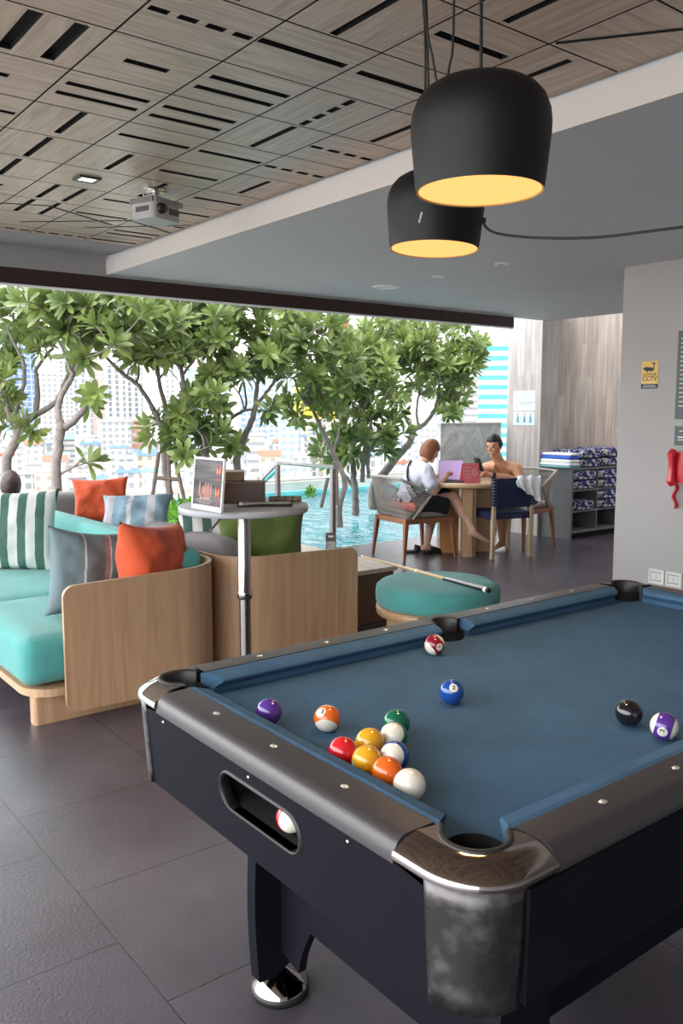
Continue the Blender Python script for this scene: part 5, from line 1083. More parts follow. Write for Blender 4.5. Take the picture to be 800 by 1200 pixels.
# ---------------------------------------------------------------- outside: pool terrace
tile_edge = mat('terrace_stone', (.45, .44, .42), .7, var=.1, vscale=3)
wat = bpy.data.materials.new('pool_water'); wat.use_nodes = True; nt = wat.node_tree; nt.nodes.remove(nt.nodes['Principled BSDF'])
tc = N(nt, 'TexCoord'); mp = N(nt, 'Mapping'); mp.inputs['Scale'].default_value = (1, .6, 1); nt.links.new(tc.outputs['Object'], mp.inputs[0]); n = N(nt, 'TexNoise', Scale=4.5, Detail=3.0, Distortion=.8); nt.links.new(mp.outputs[0], n.inputs['Vector'])
bu = N(nt, 'Bump', Strength=.6, Distance=.12); nt.links.new(n.outputs['Fac'], bu.inputs['Height'])
gl_ = N(nt, 'BsdfGlossy', Roughness=.03); tp_ = N(nt, 'BsdfTransparent'); tp_.inputs['Color'].default_value = (.75, .94, .96, 1); fr_ = N(nt, 'Fresnel', IOR=1.33); ms = N(nt, 'MixShader')
nt.links.new(bu.outputs[0], gl_.inputs['Normal']); nt.links.new(bu.outputs[0], fr_.inputs['Normal']); nt.links.new(fr_.outputs[0], ms.inputs[0]); nt.links.new(tp_.outputs[0], ms.inputs[1]); nt.links.new(gl_.outputs[0], ms.inputs[2]); nt.links.new(ms.outputs[0], nt.nodes['Material Output'].inputs['Surface'])
px0, px1, py0, py1 = 4.2, 12.5, 7.14, 12.6
pb_ = mat('pool_mosaic', (.14, .44, .49), .5, var=.25, vscale=3)
mb = MB(); mb.box(px0, px1, py0, py1, -1.25, -1.15); mb.box(px0-.1, px0, py0, py1, -1.25, -.0); mb.box(px1, px1+.1, py0, py1, -1.25, 0); mb.box(px0, px1, py1, py1+.12, -1.25, .0); mb.box(px0, px1, py0-.1, py0, -1.25, -.121)
S(B('floor_pool_basin', mb, pb_, org=(0, 0, 0)))
tagp(B('pool_water', MB().add([(px0, py0, -.06), (px1, py0, -.06), (px1, py1, -.06), (px0, py1, -.06)], [(0, 1, 2, 3)]), wat, org=(0, 0, 0)), 'turquoise swimming pool water rippling behind the round table', 'water')
mb = MB(); mb.box(-14, -1.5, -16, 7.9, -.12, .0); mb.box(-1.5, 14, -16, -2.2, -.12, 0); mb.box(-14, px0-.1, 7.9, 13, -.12, .0); mb.box(px0-.1, 12.6, py1+.12, 13.3, -.12, .01); mb.box(-6, 12.6, 13.3, 13.5, -2, .1); S(B('floor_terrace', mb, tile_edge, org=(0, 0, 0)))  # left and rear boxes are unseen pale ground added to bounce daylight
# planter with low green shrubs on the left
soil = mat('soil', (.07, .05, .035), .9)
t = T('planter', 'long low grey planter at the foot of the trees', 'planter', (0, 9.6, 0))
mb = MB(); mb.box(-5.0, 4.05, 9.0, 9.06, 0, .38); mb.box(-5.0, 4.05, 10.6, 10.66, 0, .38); mb.box(3.99, 4.05, 9.06, 10.6, 0, .38); mb.box(-5, -4.94, 9.06, 10.6, 0, .38); B('wall', mb, tile_edge, t, bevel=.01)
B('soil', MB().box(-4.94, 3.99, 9.06, 10.6, .0, .33), soil, t)
t = T('planter', 'raised stone planter at the far side of the pool under the right-hand tree', 'planter', (9.3, 12.95, 0))
mb = MB(); mb.box(7.0, 12.4, 12.72, 12.8, 0.011, .16); mb.box(7.0, 12.4, 13.2, 13.28, .011, .16); mb.box(7.0, 7.08, 12.8, 13.2, .011, .16); mb.box(12.32, 12.4, 12.8, 13.2, .011, .16); B('wall', mb, tile_edge, t); B('soil', MB().box(7.08, 12.32, 12.8, 13.2, .011, .13), soil, t)
# leaves
def leafmat(name, c1, c2):
    m = bpy.data.materials.new(name); m.use_nodes = True; nt = m.node_tree; b = nt.nodes['Principled BSDF']; b.inputs['Roughness'].default_value = .38; b.inputs['Specular IOR Level'].default_value = .5
    oi = N(nt, 'TexCoord'); n = N(nt, 'TexNoise', Scale=3.3, Detail=2.0); nt.links.new(oi.outputs['Object'], n.inputs['Vector']); r = N(nt, 'ValToRGB'); r.color_ramp.elements[0].position = .38; r.color_ramp.elements[1].position = .64
    r.color_ramp.elements[0].color = (*c1, 1); r.color_ramp.elements[1].color = (*c2, 1); nt.links.new(n.outputs['Fac'], r.inputs[0]); nt.links.new(r.outputs[0], b.inputs['Base Color'])
    tr = N(nt, 'BsdfTranslucent'); nt.links.new(r.outputs[0], tr.inputs['Color']); ms = N(nt, 'MixShader'); ms.inputs[0].default_value = .35
    out = nt.nodes['Material Output']; nt.links.new(b.outputs[0], ms.inputs[1]); nt.links.new(tr.outputs[0], ms.inputs[2]); nt.links.new(ms.outputs[0], out.inputs['Surface']); return m
lm = leafmat('plumeria_leaf', (.09, .14, .038), (.26, .33, .10)); lm2 = leafmat('shrub_leaf', (.08, .25, .02), (.25, .5, .06))
bark = mat('bark', (.20, .175, .16), .85, bump=.6, bscale=30, var=.25, vscale=12)
def leaf(mb, o, d, nrm, L, W, curl):
    d = d.normalized(); s = d.cross(nrm).normalized(); nn = s.cross(d); vs = []; prof = [(0, .08), (.15, .22), (.4, .72), (.65, 1), (.85, .78), (1, .05)]
    for t_, w in prof:
        c = o+d*(L*t_)-nn*(curl*L*t_*t_); ww = W*w/2; vs += [c-s*ww+nn*ww*.25, c, c+s*ww+nn*ww*.25]
    mb.add(vs, [(3*i+k, 3*i+k+1, 3*i+4+k, 3*i+3+k) for i in range(len(prof)-1) for k in (0, 1)], True)
def rosette(mb, o, d, rg, L=.24, n=14):
    d = d.normalized(); a = d.orthogonal().normalized(); b2 = d.cross(a)
    ph = rg.random()*6.28
    for k in range(n):
        th = ph+k*2.4; el = .15+1.15*(k/n)+rg.uniform(-.15, .15); rd = a*math.cos(th)+b2*math.sin(th); dd = d*math.cos(el)+rd*math.sin(el)
        leaf(mb, o-d*.05*(k/n), dd+Vector((0, 0, -.12)), (d*math.sin(el)-rd*math.cos(el)), L*rg.uniform(.75, 1.1), L*rg.uniform(.26, .34), rg.uniform(.1, .4))
def in_regions(x, y, regs):
    return any(((x-cx)/rx)**2+((y-cy)/ry)**2 < 1 for cx, cy, rx, ry in regs)
def tree(label, depth, limbs, regs, ntips, seed, dj=.6, L=.205, extra=(), rootz=0):
    """limbs: polylines of (x, y, radius) at this tree's distance; crowns grow from them"""
    rg = random.Random(seed); mt_, ml = MB(), MB(); nodes = []
    base = at(limbs[0][0][0], limbs[0][0][1], depth)
    t = T('plumeria_tree', label, 'tree', (base.x, base.y, rootz), 0, 'frangipani trees round the pool terrace')
    for li, pl in enumerate(limbs):
        off = 0 if li == 0 else rg.uniform(-dj, dj)*.8; P_ = []
        for k, (x, y, r) in enumerate(pl):
            o = off*(k/(len(pl)-1))**1.0 if li else 0; P_.append((at(x, y, depth+o), r))
        if li == 0: P_.insert(0, (Vector((P_[0][0].x, P_[0][0].y, rootz)), P_[0][1]*1.25))
        pts = sag([p for p, r in P_], 5); rs = []
        for i in range(len(P_)-1): rs += [P_[i][1]+(P_[i+1][1]-P_[i][1])*k/5 for k in range(5)]
        rs.append(P_[-1][1]); pts = [p+Vector((rg.uniform(-1, 1), rg.uniform(-1, 1), 0))*.008 for p in pts]
        mt_.tube(pts, rs, 8); nodes += [(p, r, (pts[min(i+1, len(pts)-1)]-pts[max(i-1, 0)]).normalized()) for i, (p, r) in enumerate(zip(pts, rs)) if i > 4 or li]
    xs = [q for c in regs for q in (c[0]-c[2], c[0]+c[2])]; ys = [q for c in regs for q in (c[1]-c[3], c[1]+c[3])]
    tips = []
    while len(tips) < ntips*1.25:
        x, y = rg.uniform(min(xs), max(xs)), rg.uniform(min(ys), max(ys))
        if in_regions(x, y, regs): tips.append((x, y, depth+rg.uniform(-dj, dj)))
    tips += [(x, y, depth+rg.uniform(-.3, .3)) for x, y in extra]
    tips.sort(key=lambda q: -q[1]); q_ = []
    for (x, y, d) in tips:
        p = at(x, y, d); cand = [n for n in nodes if n[0].z < p.z+.05 or (x, y) in extra]
        if not cand: continue
        nb = min(cand, key=lambda n: (n[0]-p).length+.5*abs(n[0].z-p.z)*0)
        l = (p-nb[0]).length
        if l > .04:
            mid = nb[0]+(p-nb[0])*.5+nb[2]*l*.12+Vector((rg.uniform(-1, 1), rg.uniform(-1, 1), rg.uniform(-1, .2)))*l*.06
            r0 = min(nb[1]*.75, .006+.012*l); pts = sag([nb[0], mid, p], 3); mt_.tube(pts, [r0+( .0065-r0)*k/(len(pts)-1) for k in range(len(pts))], 5)
            for i, w in enumerate(pts[1:]): nodes.append((w, .008, (p-mid).normalized()))
            dr = (p-mid).normalized()
        else: dr = nb[2]
        q_.append((p, (dr+Vector((0, 0, .35))).normalized()))
    for p, d in q_: rosette(ml, p, d, rg, L)
    B('trunk', mt_, bark, t); B('foliage', ml, lm, t)
    return t
D1, D2 = 9.6, 10.0
tree('leftmost frangipani tree with forked trunk, cut by the left edge', 9.3, [[(8, 545, .055), (18, 518, .05), (30, 495, .045), (43, 485, .04)], [(20, 512, .04), (19, 480, .028), (28, 450, .022), (27, 425, .02), (8, 385, .014)], [(43, 485, .036), (44, 450, .028), (43, 432, .022), (62, 408, .016)], [(43, 485, .034), (66, 470, .028), (80, 440, .022), (95, 415, .018)], [(0, 450, .03), (10, 480, .03), (20, 510, .035)]],
     [(10, 365, 75, 42), (60, 380, 50, 35), (-15, 440, 30, 60)], 70, 11, extra=((8, 480), (5, 500), (30, 497), (38, 505), (15, 475)))
tree('second frangipani tree from the left with a knotted trunk and leaves hanging low', 8.6, [[(66, 560, .052), (68, 530, .05), (71, 502, .05), (74, 500, .046)], [(73, 502, .04), (68, 485, .034), (71, 465, .03), (85, 440, .027), (95, 418, .024), (93, 380, .018), (97, 350, .012)], [(75, 502, .038), (92, 488, .035), (104, 468, .028), (114, 452, .012)], [(85, 440, .02), (75, 415, .014), (66, 395, .01)], [(95, 418, .018), (118, 395, .014), (135, 365, .01)], [(72, 555, .016), (88, 545, .014), (98, 536, .01)]],
     [(95, 362, 70, 33), (120, 372, 50, 35)], 55, 12, extra=((105, 470), (110, 462), (105, 541), (98, 420), (82, 418)), L=.215)
tree('third frangipani tree propped by stakes, with a long arching left limb', 9.8, [[(198, 575, .04), (194, 545, .045), (191, 515, .045), (190, 500, .04)], [(190, 503, .034), (180, 480, .028), (162, 452, .024), (140, 435, .022), (115, 408, .016), (105, 385, .012)], [(191, 500, .034), (194, 478, .028), (186, 445, .024), (184, 410, .018), (190, 370, .012)], [(160, 450, .016), (163, 425, .012), (150, 395, .01)], [(186, 445, .016), (200, 425, .012), (212, 400, .01)]],
     [(150, 375, 50, 38), (190, 375, 45, 45), (165, 400, 40, 25)], 68, 13, extra=((172, 500), (176, 512), (185, 492), (160, 410)))
tree('fourth frangipani tree behind the menu stand', 9.4, [[(252, 590, .045), (243, 545, .045), (238, 512, .042), (226, 485, .034), (216, 462, .03)], [(216, 462, .028), (213, 435, .024), (211, 410, .018), (205, 380, .012)], [(216, 465, .022), (202, 480, .016), (196, 500, .01)], [(213, 440, .016), (232, 415, .012), (238, 395, .01)], [(212, 430, .016), (196, 418, .012), (192, 400, .01)]],
     [(215, 375, 50, 40), (235, 490, 28, 38), (215, 510, 20, 25), (205, 400, 35, 30), (240, 470, 24, 25)], 72, 14, extra=((240, 520), (215, 515), (245, 500), (205, 490), (250, 470)))
tree('fifth frangipani tree with two leaning trunks right of the menu stand', 9.9, [[(283, 585, .045), (277, 545, .045), (281, 525, .042), (292, 500, .036), (299, 478, .032)], [(299, 478, .028), (302, 450, .024), (306, 432, .022), (318, 412, .02), (322, 388, .014), (330, 365, .01)], [(299, 478, .022), (312, 460, .02), (326, 440, .016), (342, 405, .012), (355, 380, .01)], [(264, 540, .03), (266, 510, .026), (267, 494, .022), (284, 482, .018), (296, 480, .016)], [(267, 495, .018), (260, 480, .012), (252, 470, .01)], [(288, 480, .014), (287, 455, .012), (277, 420, .01)]],
     [(270, 375, 50, 38), (320, 378, 55, 36), (360, 378, 35, 30), (290, 415, 40, 28), (255, 420, 22, 30)], 100, 15, extra=((310, 483), (318, 478), (268, 525), (280, 520), (310, 430)))
tree('sixth frangipani tree beside the glass railing post', 10.6, [[(398, 590, .036), (404, 565, .034), (390, 530, .03), (378, 505, .026), (366, 480, .022), (358, 455, .018)], [(366, 480, .018), (350, 460, .013), (346, 445, .01)], [(390, 530, .02), (398, 500, .014), (395, 470, .01)]],
     [(355, 420, 30, 40), (385, 430, 35, 35), (380, 400, 30, 22)], 45, 16, extra=((342, 465), (345, 485), (352, 490), (338, 472), (372, 470), (395, 480)))
tree('multi-stemmed frangipani tree in the pool planter beside the woman', 11.8, [[(416, 575, .045), (414, 555, .04), (413, 530, .032), (418, 500, .026), (430, 470, .018)], [(424, 565, .034), (426, 540, .03), (430, 515, .024), (436, 490, .016)], [(432, 560, .026), (431, 535, .024), (440, 510, .016), (448, 495, .012)], [(416, 573, .03), (402, 555, .026), (392, 535, .02), (384, 515, .014)]],
     [(400, 455, 45, 55), (440, 490, 40, 45), (395, 510, 28, 35), (425, 430, 40, 35)], 105, 17, extra=((420, 535), (452, 530), (400, 540), (460, 505)))
tree('rightmost frangipani tree leaning left to right behind the woman', 12.6, [[(438, 570, .07), (452, 552, .062), (466, 534, .056), (480, 518, .05), (484, 502, .044)], [(484, 502, .034), (474, 488, .026), (468, 470, .02), (462, 450, .014)], [(484, 504, .038), (498, 496, .034), (510, 478, .03), (514, 455, .024), (513, 430, .018), (505, 405, .012)], [(490, 500, .024), (488, 480, .018), (492, 450, .014), (488, 420, .01)], [(512, 470, .016), (530, 450, .012), (545, 430, .01)]],
     [(450, 405, 42, 32), (500, 408, 52, 34), (540, 415, 26, 36), (475, 440, 45, 30), (530, 468, 16, 22), (440, 440, 35, 30)], 150, 18, extra=((530, 480), (525, 470), (465, 500), (540, 430), (555, 418), (560, 405)))
# stakes propping the third and sixth trees
stk = mat('stake_wood', (.16, .12, .10), .8)
for (lb, prs, d) in (('tripod of dark wooden stakes propping the third tree', [((186, 530), (176, 600)), ((197, 528), (200, 600)), ((203, 530), (218, 595)), ((182, 560), (212, 562))], 9.2), ('wooden stake prop by the glass railing', [((394, 545), (395, 592)), ((384, 560), (376, 595))], 10.2)):
    b0 = at(prs[0][1][0], prs[0][1][1], d); t = T('tree_stakes', lb, 'stakes', (b0.x, b0.y, .0))
    for a, c in prs: B('stake', MB().tube([at(*a, d), at(*c, d)], .022, 8), stk, t)
# shrub on the left planter
rg = random.Random(9); ml = MB()
for k in range(46):
    p = at(rg.uniform(200, 240), rg.uniform(592, 616), 9.0+rg.uniform(-.3, .5)); rosette(ml, p, Vector((rg.uniform(-.5, .5), rg.uniform(-.5, .3), 1)), rg, .15, 8)
tagp(B('shrub', ml, lm2), 'bright green leafy shrub between the orange cushion and the high table', 'shrub')
ml = MB()
for k in range(12):
    p = at(rg.uniform(360, 370), rg.uniform(577, 580), 10.5+rg.uniform(-.2, .2)); rosette(ml, p, Vector((0, 0, 1)), rg, .10, 6)
tagp(B('shrub', ml, lm2), 'tiny bright green plant at the far pool edge behind the railing', 'shrub')
# glass balustrade: posts and handrail
t = T('glass_railing', 'steel and glass railing beside the pool', 'railing', (4.9, 7.6, 0))
def post(x, yt, yb, d, w=.045):
    a = at(x, yt, d); c = at(x, yb, d); return MB().box(c.x-w/2, c.x+w/2, c.y-w/2, c.y+w/2, c.z, a.z)
d1, d2, d3 = 8.25, 10.2, 9.4
postm = mat('post_steel', (.30, .27, .26), .35, .7)
B('post', post(390, 548, 648, d1), postm, t, bevel=.004); B('post', post(326, 544, 628, 9.3), postm, t, bevel=.004)
B('handrail', MB().tube([at(392, 547, d1), at(370, 546, 8.6), at(326, 542, 9.3), at(308, 560, 9.3), at(300, 574, 9.3)], .02, 10), steel, t)
p_, q = at(390, 556, d1), at(328, 552, 9.25); mb = MB(); mb.add([Vector((p_.x, p_.y, .02)), Vector((q.x, q.y, .02)), q, p_], [(0, 1, 2, 3)]); B('glass_panel', mb, glass, t, solid=.01)
p_, q = at(310, 562, 9.3), at(326, 545, 9.3); B('teal_glass_edge', MB().tube([p_+Vector((0, 0, -.02)), q+Vector((0, 0, -.035))], .018, 6), mat('glass_edge', (.08, .42, .42), .2), t)
# marble screen behind the man
mrb = bpy.data.materials.new('grey_marble'); mrb.use_nodes = True; nt = mrb.node_tree; b = nt.nodes['Principled BSDF']; b.inputs['Roughness'].default_value = .35
tc = N(nt, 'TexCoord'); n = N(nt, 'TexNoise', Scale=2.6, Detail=8.0, Roughness=.65, Distortion=2.2); nt.links.new(tc.outputs['Object'], n.inputs['Vector']); r = N(nt, 'ValToRGB')
r.color_ramp.elements[0].position = .40; r.color_ramp.elements[0].color = (.40, .45, .45, 1); r.color_ramp.elements[1].position = .56; r.color_ramp.elements[1].color = (.62, .67, .67, 1); e = r.color_ramp.elements.new(.50); e.color = (.50, .55, .55, 1)
nt.links.new(n.outputs['Fac'], r.inputs[0]); nt.links.new(r.outputs[0], b.inputs['Base Color'])
t = T('marble_screen', 'low grey-green marble screen wall behind the man', 'screen', (7.3, 6.98, 0))
B('slab', MB().box(6.79, 7.798, 6.95, 7.01, .60, 1.30), mrb, t); B('post', MB().box(6.80, 6.84, 6.96, 7.0, .001, .60), postm, t); B('post', MB().box(7.74, 7.78, 6.96, 7.0, .001, .60), postm, t); B('capping', MB().box(6.78, 7.798, 6.94, 7.02, 1.301, 1.315), mat('cap_stone', (.5, .5, .48), .5), t)
# ---------------------------------------------------------------- the city
GZ = -36
def facade(name, wall, glassc, bay, floor_, fw_=.55, fh=.55, band=False, axis='both'):
    m = bpy.data.materials.new(name); m.use_nodes = True; nt = m.node_tree; b = nt.nodes['Principled BSDF']; b.inputs['Roughness'].default_value = .6
    tc = N(nt, 'TexCoord'); sp = N(nt, 'SeparateXYZ'); nt.links.new(tc.outputs['Object'], sp.inputs[0]); ge = N(nt, 'NewGeometry'); ns_ = N(nt, 'VectorTransform', vector_type='NORMAL', convert_from='WORLD', convert_to='OBJECT'); nt.links.new(ge.outputs['True Normal'], ns_.inputs[0]); nsp = N(nt, 'SeparateXYZ'); nt.links.new(ns_.outputs[0], nsp.inputs[0])
    ab = N(nt, 'Math', operation='ABSOLUTE'); nt.links.new(nsp.outputs['X'], ab.inputs[0]); gt = N(nt, 'Math', operation='GREATER_THAN'); gt.inputs[1].default_value = .5; nt.links.new(ab.outputs[0], gt.inputs[0])
    mu = N(nt, 'Mix', data_type='FLOAT'); nt.links.new(gt.outputs[0], mu.inputs[0]); nt.links.new(sp.outputs['X'], mu.inputs[2]); nt.links.new(sp.outputs['Y'], mu.inputs[3])
    def cell(src, size, frac):
        d = N(nt, 'Math', operation='DIVIDE'); d.inputs[1].default_value = size; nt.links.new(src, d.inputs[0]); f_ = N(nt, 'Math', operation='FRACT'); nt.links.new(d.outputs[0], f_.inputs[0]); l = N(nt, 'Math', operation='LESS_THAN'); l.inputs[1].default_value = frac; nt.links.new(f_.outputs[0], l.inputs[0]); return l.outputs[0]
    v = cell(sp.outputs['Z'], floor_, fh)
    if not band:
        h = cell(mu.outputs[0], bay, fw_); mm = N(nt, 'Math', operation='MULTIPLY'); nt.links.new(v, mm.inputs[0]); nt.links.new(h, mm.inputs[1]); v = mm.outputs[0]
    az = N(nt, 'Math', operation='ABSOLUTE'); nt.links.new(nsp.outputs['Z'], az.inputs[0]); lz = N(nt, 'Math', operation='LESS_THAN'); lz.inputs[1].default_value = .5; nt.links.new(az.outputs[0], lz.inputs[0]); m2 = N(nt, 'Math', operation='MULTIPLY'); nt.links.new(v, m2.inputs[0]); nt.links.new(lz.outputs[0], m2.inputs[1])
    mx = N(nt, 'MixRGB'); mx.inputs[1].default_value = (*wall, 1); mx.inputs[2].default_value = (*glassc, 1); nt.links.new(m2.outputs[0], mx.inputs[0]); nt.links.new(mx.outputs[0], b.inputs['Base Color']); return m
FW = (0.406, 0.402, 0.398)
fac = {'white': facade('white_block', FW, (0.203, 0.222, 0.242), 3.2, 3.2), 'stripe': facade('banded_block', FW, (0.193, 0.203, 0.218), 3, 3.4, band=True, fh=.4), 'vert': facade('vertical_window_block', (0.406, 0.406, 0.411), (0.145, 0.165, 0.184), 4.2, 3.3, .42, .75),
       'blue': facade('blue_glass_tower', (0.242, 0.290, 0.387), (0.097, 0.160, 0.300), 3.5, 3.6, .75, .75), 'pink': facade('pink_block', (0.387, 0.300, 0.281), (0.266, 0.242, 0.242), 4, 3.4, .4, .4), 'cream': facade('cream_block', (0.406, 0.378, 0.310), (0.242, 0.222, 0.193), 3.5, 3.2, .45, .45),
       'paleblue': facade('pale_blue_glass', (0.348, 0.387, 0.426), (0.193, 0.271, 0.358), 4, 3.4, .7, .6), 'teal': facade('teal_banded_tower', (0.416, 0.426, 0.426), (0.048, 0.242, 0.290), 4, 4.2, band=True, fh=.52), 'grey': facade('grey_block', (0.300, 0.310, 0.319), (0.193, 0.208, 0.232), 3, 3, .5, .5),
       'salmon': facade('salmon_block', (0.387, 0.222, 0.184), (0.416, 0.387, 0.358), 5, 4, .5, .4)}
roofs = {'r': mat('terracotta_roof', (0.300, 0.121, 0.082), .8), 'w': mat('white_roof', (0.387, 0.387, 0.378), .8), 'b': mat('blue_roof', (0.145, 0.242, 0.363), .6), 'g': mat('green_roof', (0.193, 0.290, 0.121), .8), 't': mat('teal_roof', (0.169, 0.314, 0.314), .7)}
def bldg(x0, x1, yt, d, style, roof='w', lb=None, turn=None, pitched=False, rg=random.Random(4)):
    xc = (x0+x1)/2; c = at(xc, 600, d); w = (x1-x0)/F*d; ztop = (CAM.z-(yt-480)/F*d)
    dr = Vector((c.x, c.y, 0)).normalized(); rz = math.atan2(dr.y, dr.x)-PI/2+(rg.uniform(-.3, .3) if turn is None else turn)
    t = T('building', lb, 'building', (c.x, c.y, GZ), rz, 'buildings of the city beyond the terrace'); dp_ = w*rg.uniform(.6, .9); H_ = ztop-GZ; k = .90
    M = None; mb = MB(); mb.box(-w/2*k, w/2*k, 0, dp_, 0, H_); B('block', mb, fac[style], t, world=False)
    mb = MB()
    if pitched:
        q = min(w*.25, 4); mb.add([(-w/2, -.5, H_), (w/2, -.5, H_), (w/2, dp_, H_), (-w/2, dp_, H_), (-w/2, dp_/2, H_+q), (w/2, dp_/2, H_+q)], [(0, 1, 5, 4), (2, 3, 4, 5), (1, 2, 5), (3, 0, 4), (3, 2, 1, 0)]); B('roof', mb, roofs[roof], t, world=False)
    else:
        e = w*k/2; mb.box(-e-.3, e+.3, -.3, .3, H_, H_+1.0); mb.box(-e-.3, e+.3, dp_-.3, dp_+.3, H_, H_+1); mb.box(-e-.3, -e+.3, .3, dp_-.3, H_, H_+1); mb.box(e-.3, e+.3, .3, dp_-.3, H_, H_+1); mb.box(-e, e, 0, dp_, H_, H_+.25)
        B('parapet', mb, roofs[roof], t, world=False); mb = MB(); mb.box(-w*.15, w*.12, dp_*.3, dp_*.6, H_+.25, H_+max(2.5, w*.12)); B('rooftop_hut', mb, roofs['w'], t, world=False)
big = [(12, 50, 382, 560, 'blue', 'tall blue glass tower seen between the left trees'), (50, 74, 440, 520, 'white', 'white tower just right of the blue glass tower'), (72, 92, 425, 620, 'white', 'slim white tower behind the knotted tree trunk'), (90, 112, 432, 500, 'vert', 'pale slotted tower left of the long arching limb'),
 (108, 128, 418, 600, 'pink', 'pale pink tower behind the arching limb'), (128, 152, 430, 520, 'vert', 'white tower with dark vertical window strips'), (152, 172, 433, 560, 'vert', 'second white tower with vertical strips'), (196, 212, 420, 540, 'white', 'narrow white tower behind the fourth tree'), (214, 242, 408, 620, 'pink', 'pinkish tower behind the fourth tree crown'),
 (218, 246, 432, 480, 'paleblue', 'pale blue mid-rise behind the fourth tree'), (246, 270, 455, 430, 'white', 'white mid-rise left of the leaning trunks'), (282, 318, 435, 500, 'paleblue', 'light blue building seen through the leaning trunks'), (326, 352, 452, 420, 'paleblue', 'small blue-windowed office beyond the fifth tree'), (344, 402, 445, 600, 'cream', 'cream and yellow building behind the railing tree'),
 (300, 346, 430, 650, 'paleblue', 'broad pale blue glass block behind the fifth tree'), (512, 540, 470, 360, 'grey', 'grey gridded building behind the woman'), (540, 572, 437, 430, 'stripe', 'white building with thin bands left of the teal tower'), (556, 606, 402, 380, 'teal', 'tall white tower with teal window bands beside the pale column'),
 (118, 158, 494, 420, 'grey', 'pale grey hall with blue edge below the towers'), (156, 180, 492, 440, 'salmon', 'salmon-coloured block below the towers'), (290, 312, 510, 330, 'stripe', 'white banded block right of the menu stand'), (400, 440, 520, 420, 'cream', 'cream block behind the pool planter tree'), (470, 512, 500, 460, 'white', 'white block behind the woman'), (390, 420, 398, 900, 'white', 'distant white tower under the red sign at top centre')]
for (a, c, yt, d, s_, lb) in big: bldg(a, c, yt, d, s_, lb=lb, turn=random.Random(a).uniform(-.15, .15))
rg = random.Random(21); taken = [(at((q[0]+q[1])/2, 600, q[3]), (q[1]-q[0])/F*q[3]) for q in big]+[(at(375, 475, 392), 26)]
words = {'white': 'white windowed', 'cream': 'cream-coloured', 'stripe': 'white banded', 'vert': 'white slotted', 'grey': 'pale grey'}; rw_ = {'w': 'white', 'r': 'red', 't': 'teal', 'b': 'blue'}
for d, yb, rn in ((560, 505, 'farthest'), (470, 515, 'fourth'), (380, 528, 'middle'), (310, 542, 'second'), (255, 556, 'nearest')):
    x = -20+rg.uniform(0, 20); k_ = 0
    while x < 560:
        w = rg.uniform(14, 30); st_ = rg.choice(['white', 'white', 'cream', 'stripe', 'vert', 'white', 'grey']); rf = rg.choice(['w', 'w', 'w', 'r', 't', 'b', 'w']); dd = d+rg.uniform(-15, 15); c = at(x+w/2, 600, dd); ww = w/F*dd; yt_ = yb+rg.uniform(-9, 10)
        if all(math.hypot(c.x-q.x, c.y-q.y) > (ww+v)*.62 for q, v in taken):
            taken.append((c, ww)); k_ += 1
            bldg(x, x+w, yt_, dd, st_, rf, f'{words[st_]} low block with {rw_[rf]} roof, number {k_} from left, {rn} rooftop row', pitched=rf in 'rt' and rg.random() < .7, rg=rg)
        x += w*rg.uniform(1.0, 1.5)
rs_ = mat('red_sign', (.75, .03, .10), .5); c = at(398, 380, 890)
t = T('rooftop_sign', 'round red rooftop sign at the top centre of the view', 'sign', c); B('disc', MB().lathe([(0, -1), (9, -1), (9, 1), (0, 1)], M=Matrix.Translation(c) @ Matrix.Rotation(YAW-PI/2, 4, 'Z') @ Matrix.Rotation(PI/2, 4, 'X'), n=24), rs_, t); B('mast', MB().tube([c-Vector((0, 0, 9)), c-Vector((0, 0, 14))], 1, 8), postm, t)
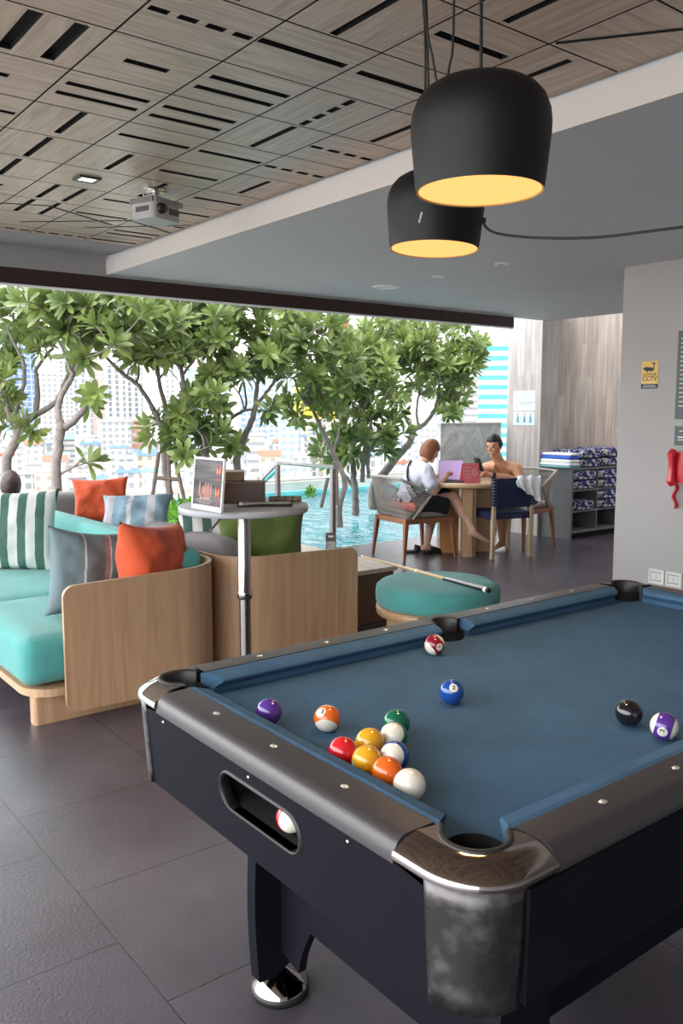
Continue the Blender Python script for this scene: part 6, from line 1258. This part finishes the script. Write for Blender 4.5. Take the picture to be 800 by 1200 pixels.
ys_ = mat('yellow_hoarding', (.85, .55, .03), .5); c = at(375, 475, 392); t = T('yellow_hoarding', 'yellow hoarding panel seen through the railing tree', 'sign', (c.x, c.y, GZ))
M = Matrix.Translation(c) @ Matrix.Rotation(YAW-PI/2, 4, 'Z'); B('panel', MB().box(-12, 13, -.5, .5, -6, 8, M=M), ys_, t); B('support', MB().box(-1, 1, -.6, .6, GZ-c.z, -6, M=M), postm, t)
S(B('ground_city', MB().add([(-1500, 20, GZ), (2500, 20, GZ), (2500, 2600, GZ), (-1500, 2600, GZ)], [(0, 1, 2, 3)]), mat('city_ground', (.62, .58, .50), .9, var=.2, vscale=.03), org=(0, 0, GZ)))
# ---------------------------------------------------------------- light
SKY0, SKY1 = 1.0, 3.2
w = bpy.data.worlds.new('sky'); scene.world = w; w.use_nodes = True; nt = w.node_tree; bg = nt.nodes['Background']; bg.inputs['Color'].default_value = (.95, .975, 1, 1)
# bright overcast sky, with an added bright lobe at the left to fill the room
tc = N(nt, 'TexCoord'); dt = N(nt, 'VectorMath', operation='DOT_PRODUCT'); dt.inputs[1].default_value = Vector((-.88, .34, .42)).normalized(); nt.links.new(tc.outputs['Generated'], dt.inputs[0])
mr = N(nt, 'MapRange'); mr.inputs['From Min'].default_value = -.2; mr.inputs['From Max'].default_value = 1; mr.inputs['To Min'].default_value = SKY0; mr.inputs['To Max'].default_value = SKY1; nt.links.new(dt.outputs['Value'], mr.inputs['Value']); nt.links.new(mr.outputs[0], bg.inputs['Strength'])
s_ = bpy.data.lights.new('sun', 'SUN'); s_.energy = 1.0; s_.angle = .25; s_.color = (1, .97, .92); so = bpy.data.objects.new('sun', s_); COL.objects.link(so)
so.rotation_euler = Vector((-.55, .45, -.95)).to_track_quat('-Z', 'Y').to_euler() if 0 else Vector((.35, .40, -1)).to_track_quat('-Z', 'Y').to_euler()
vs_ = scene.view_settings; vs_.view_transform = 'Standard'; vs_.look = 'None'; vs_.gamma = 1; vs_.use_curve_mapping = False; vs_.exposure = 1.2
scene.cycles.max_bounces = 8; scene.cycles.diffuse_bounces = 4; scene.cycles.caustics_reflective = False; scene.cycles.caustics_refractive = False
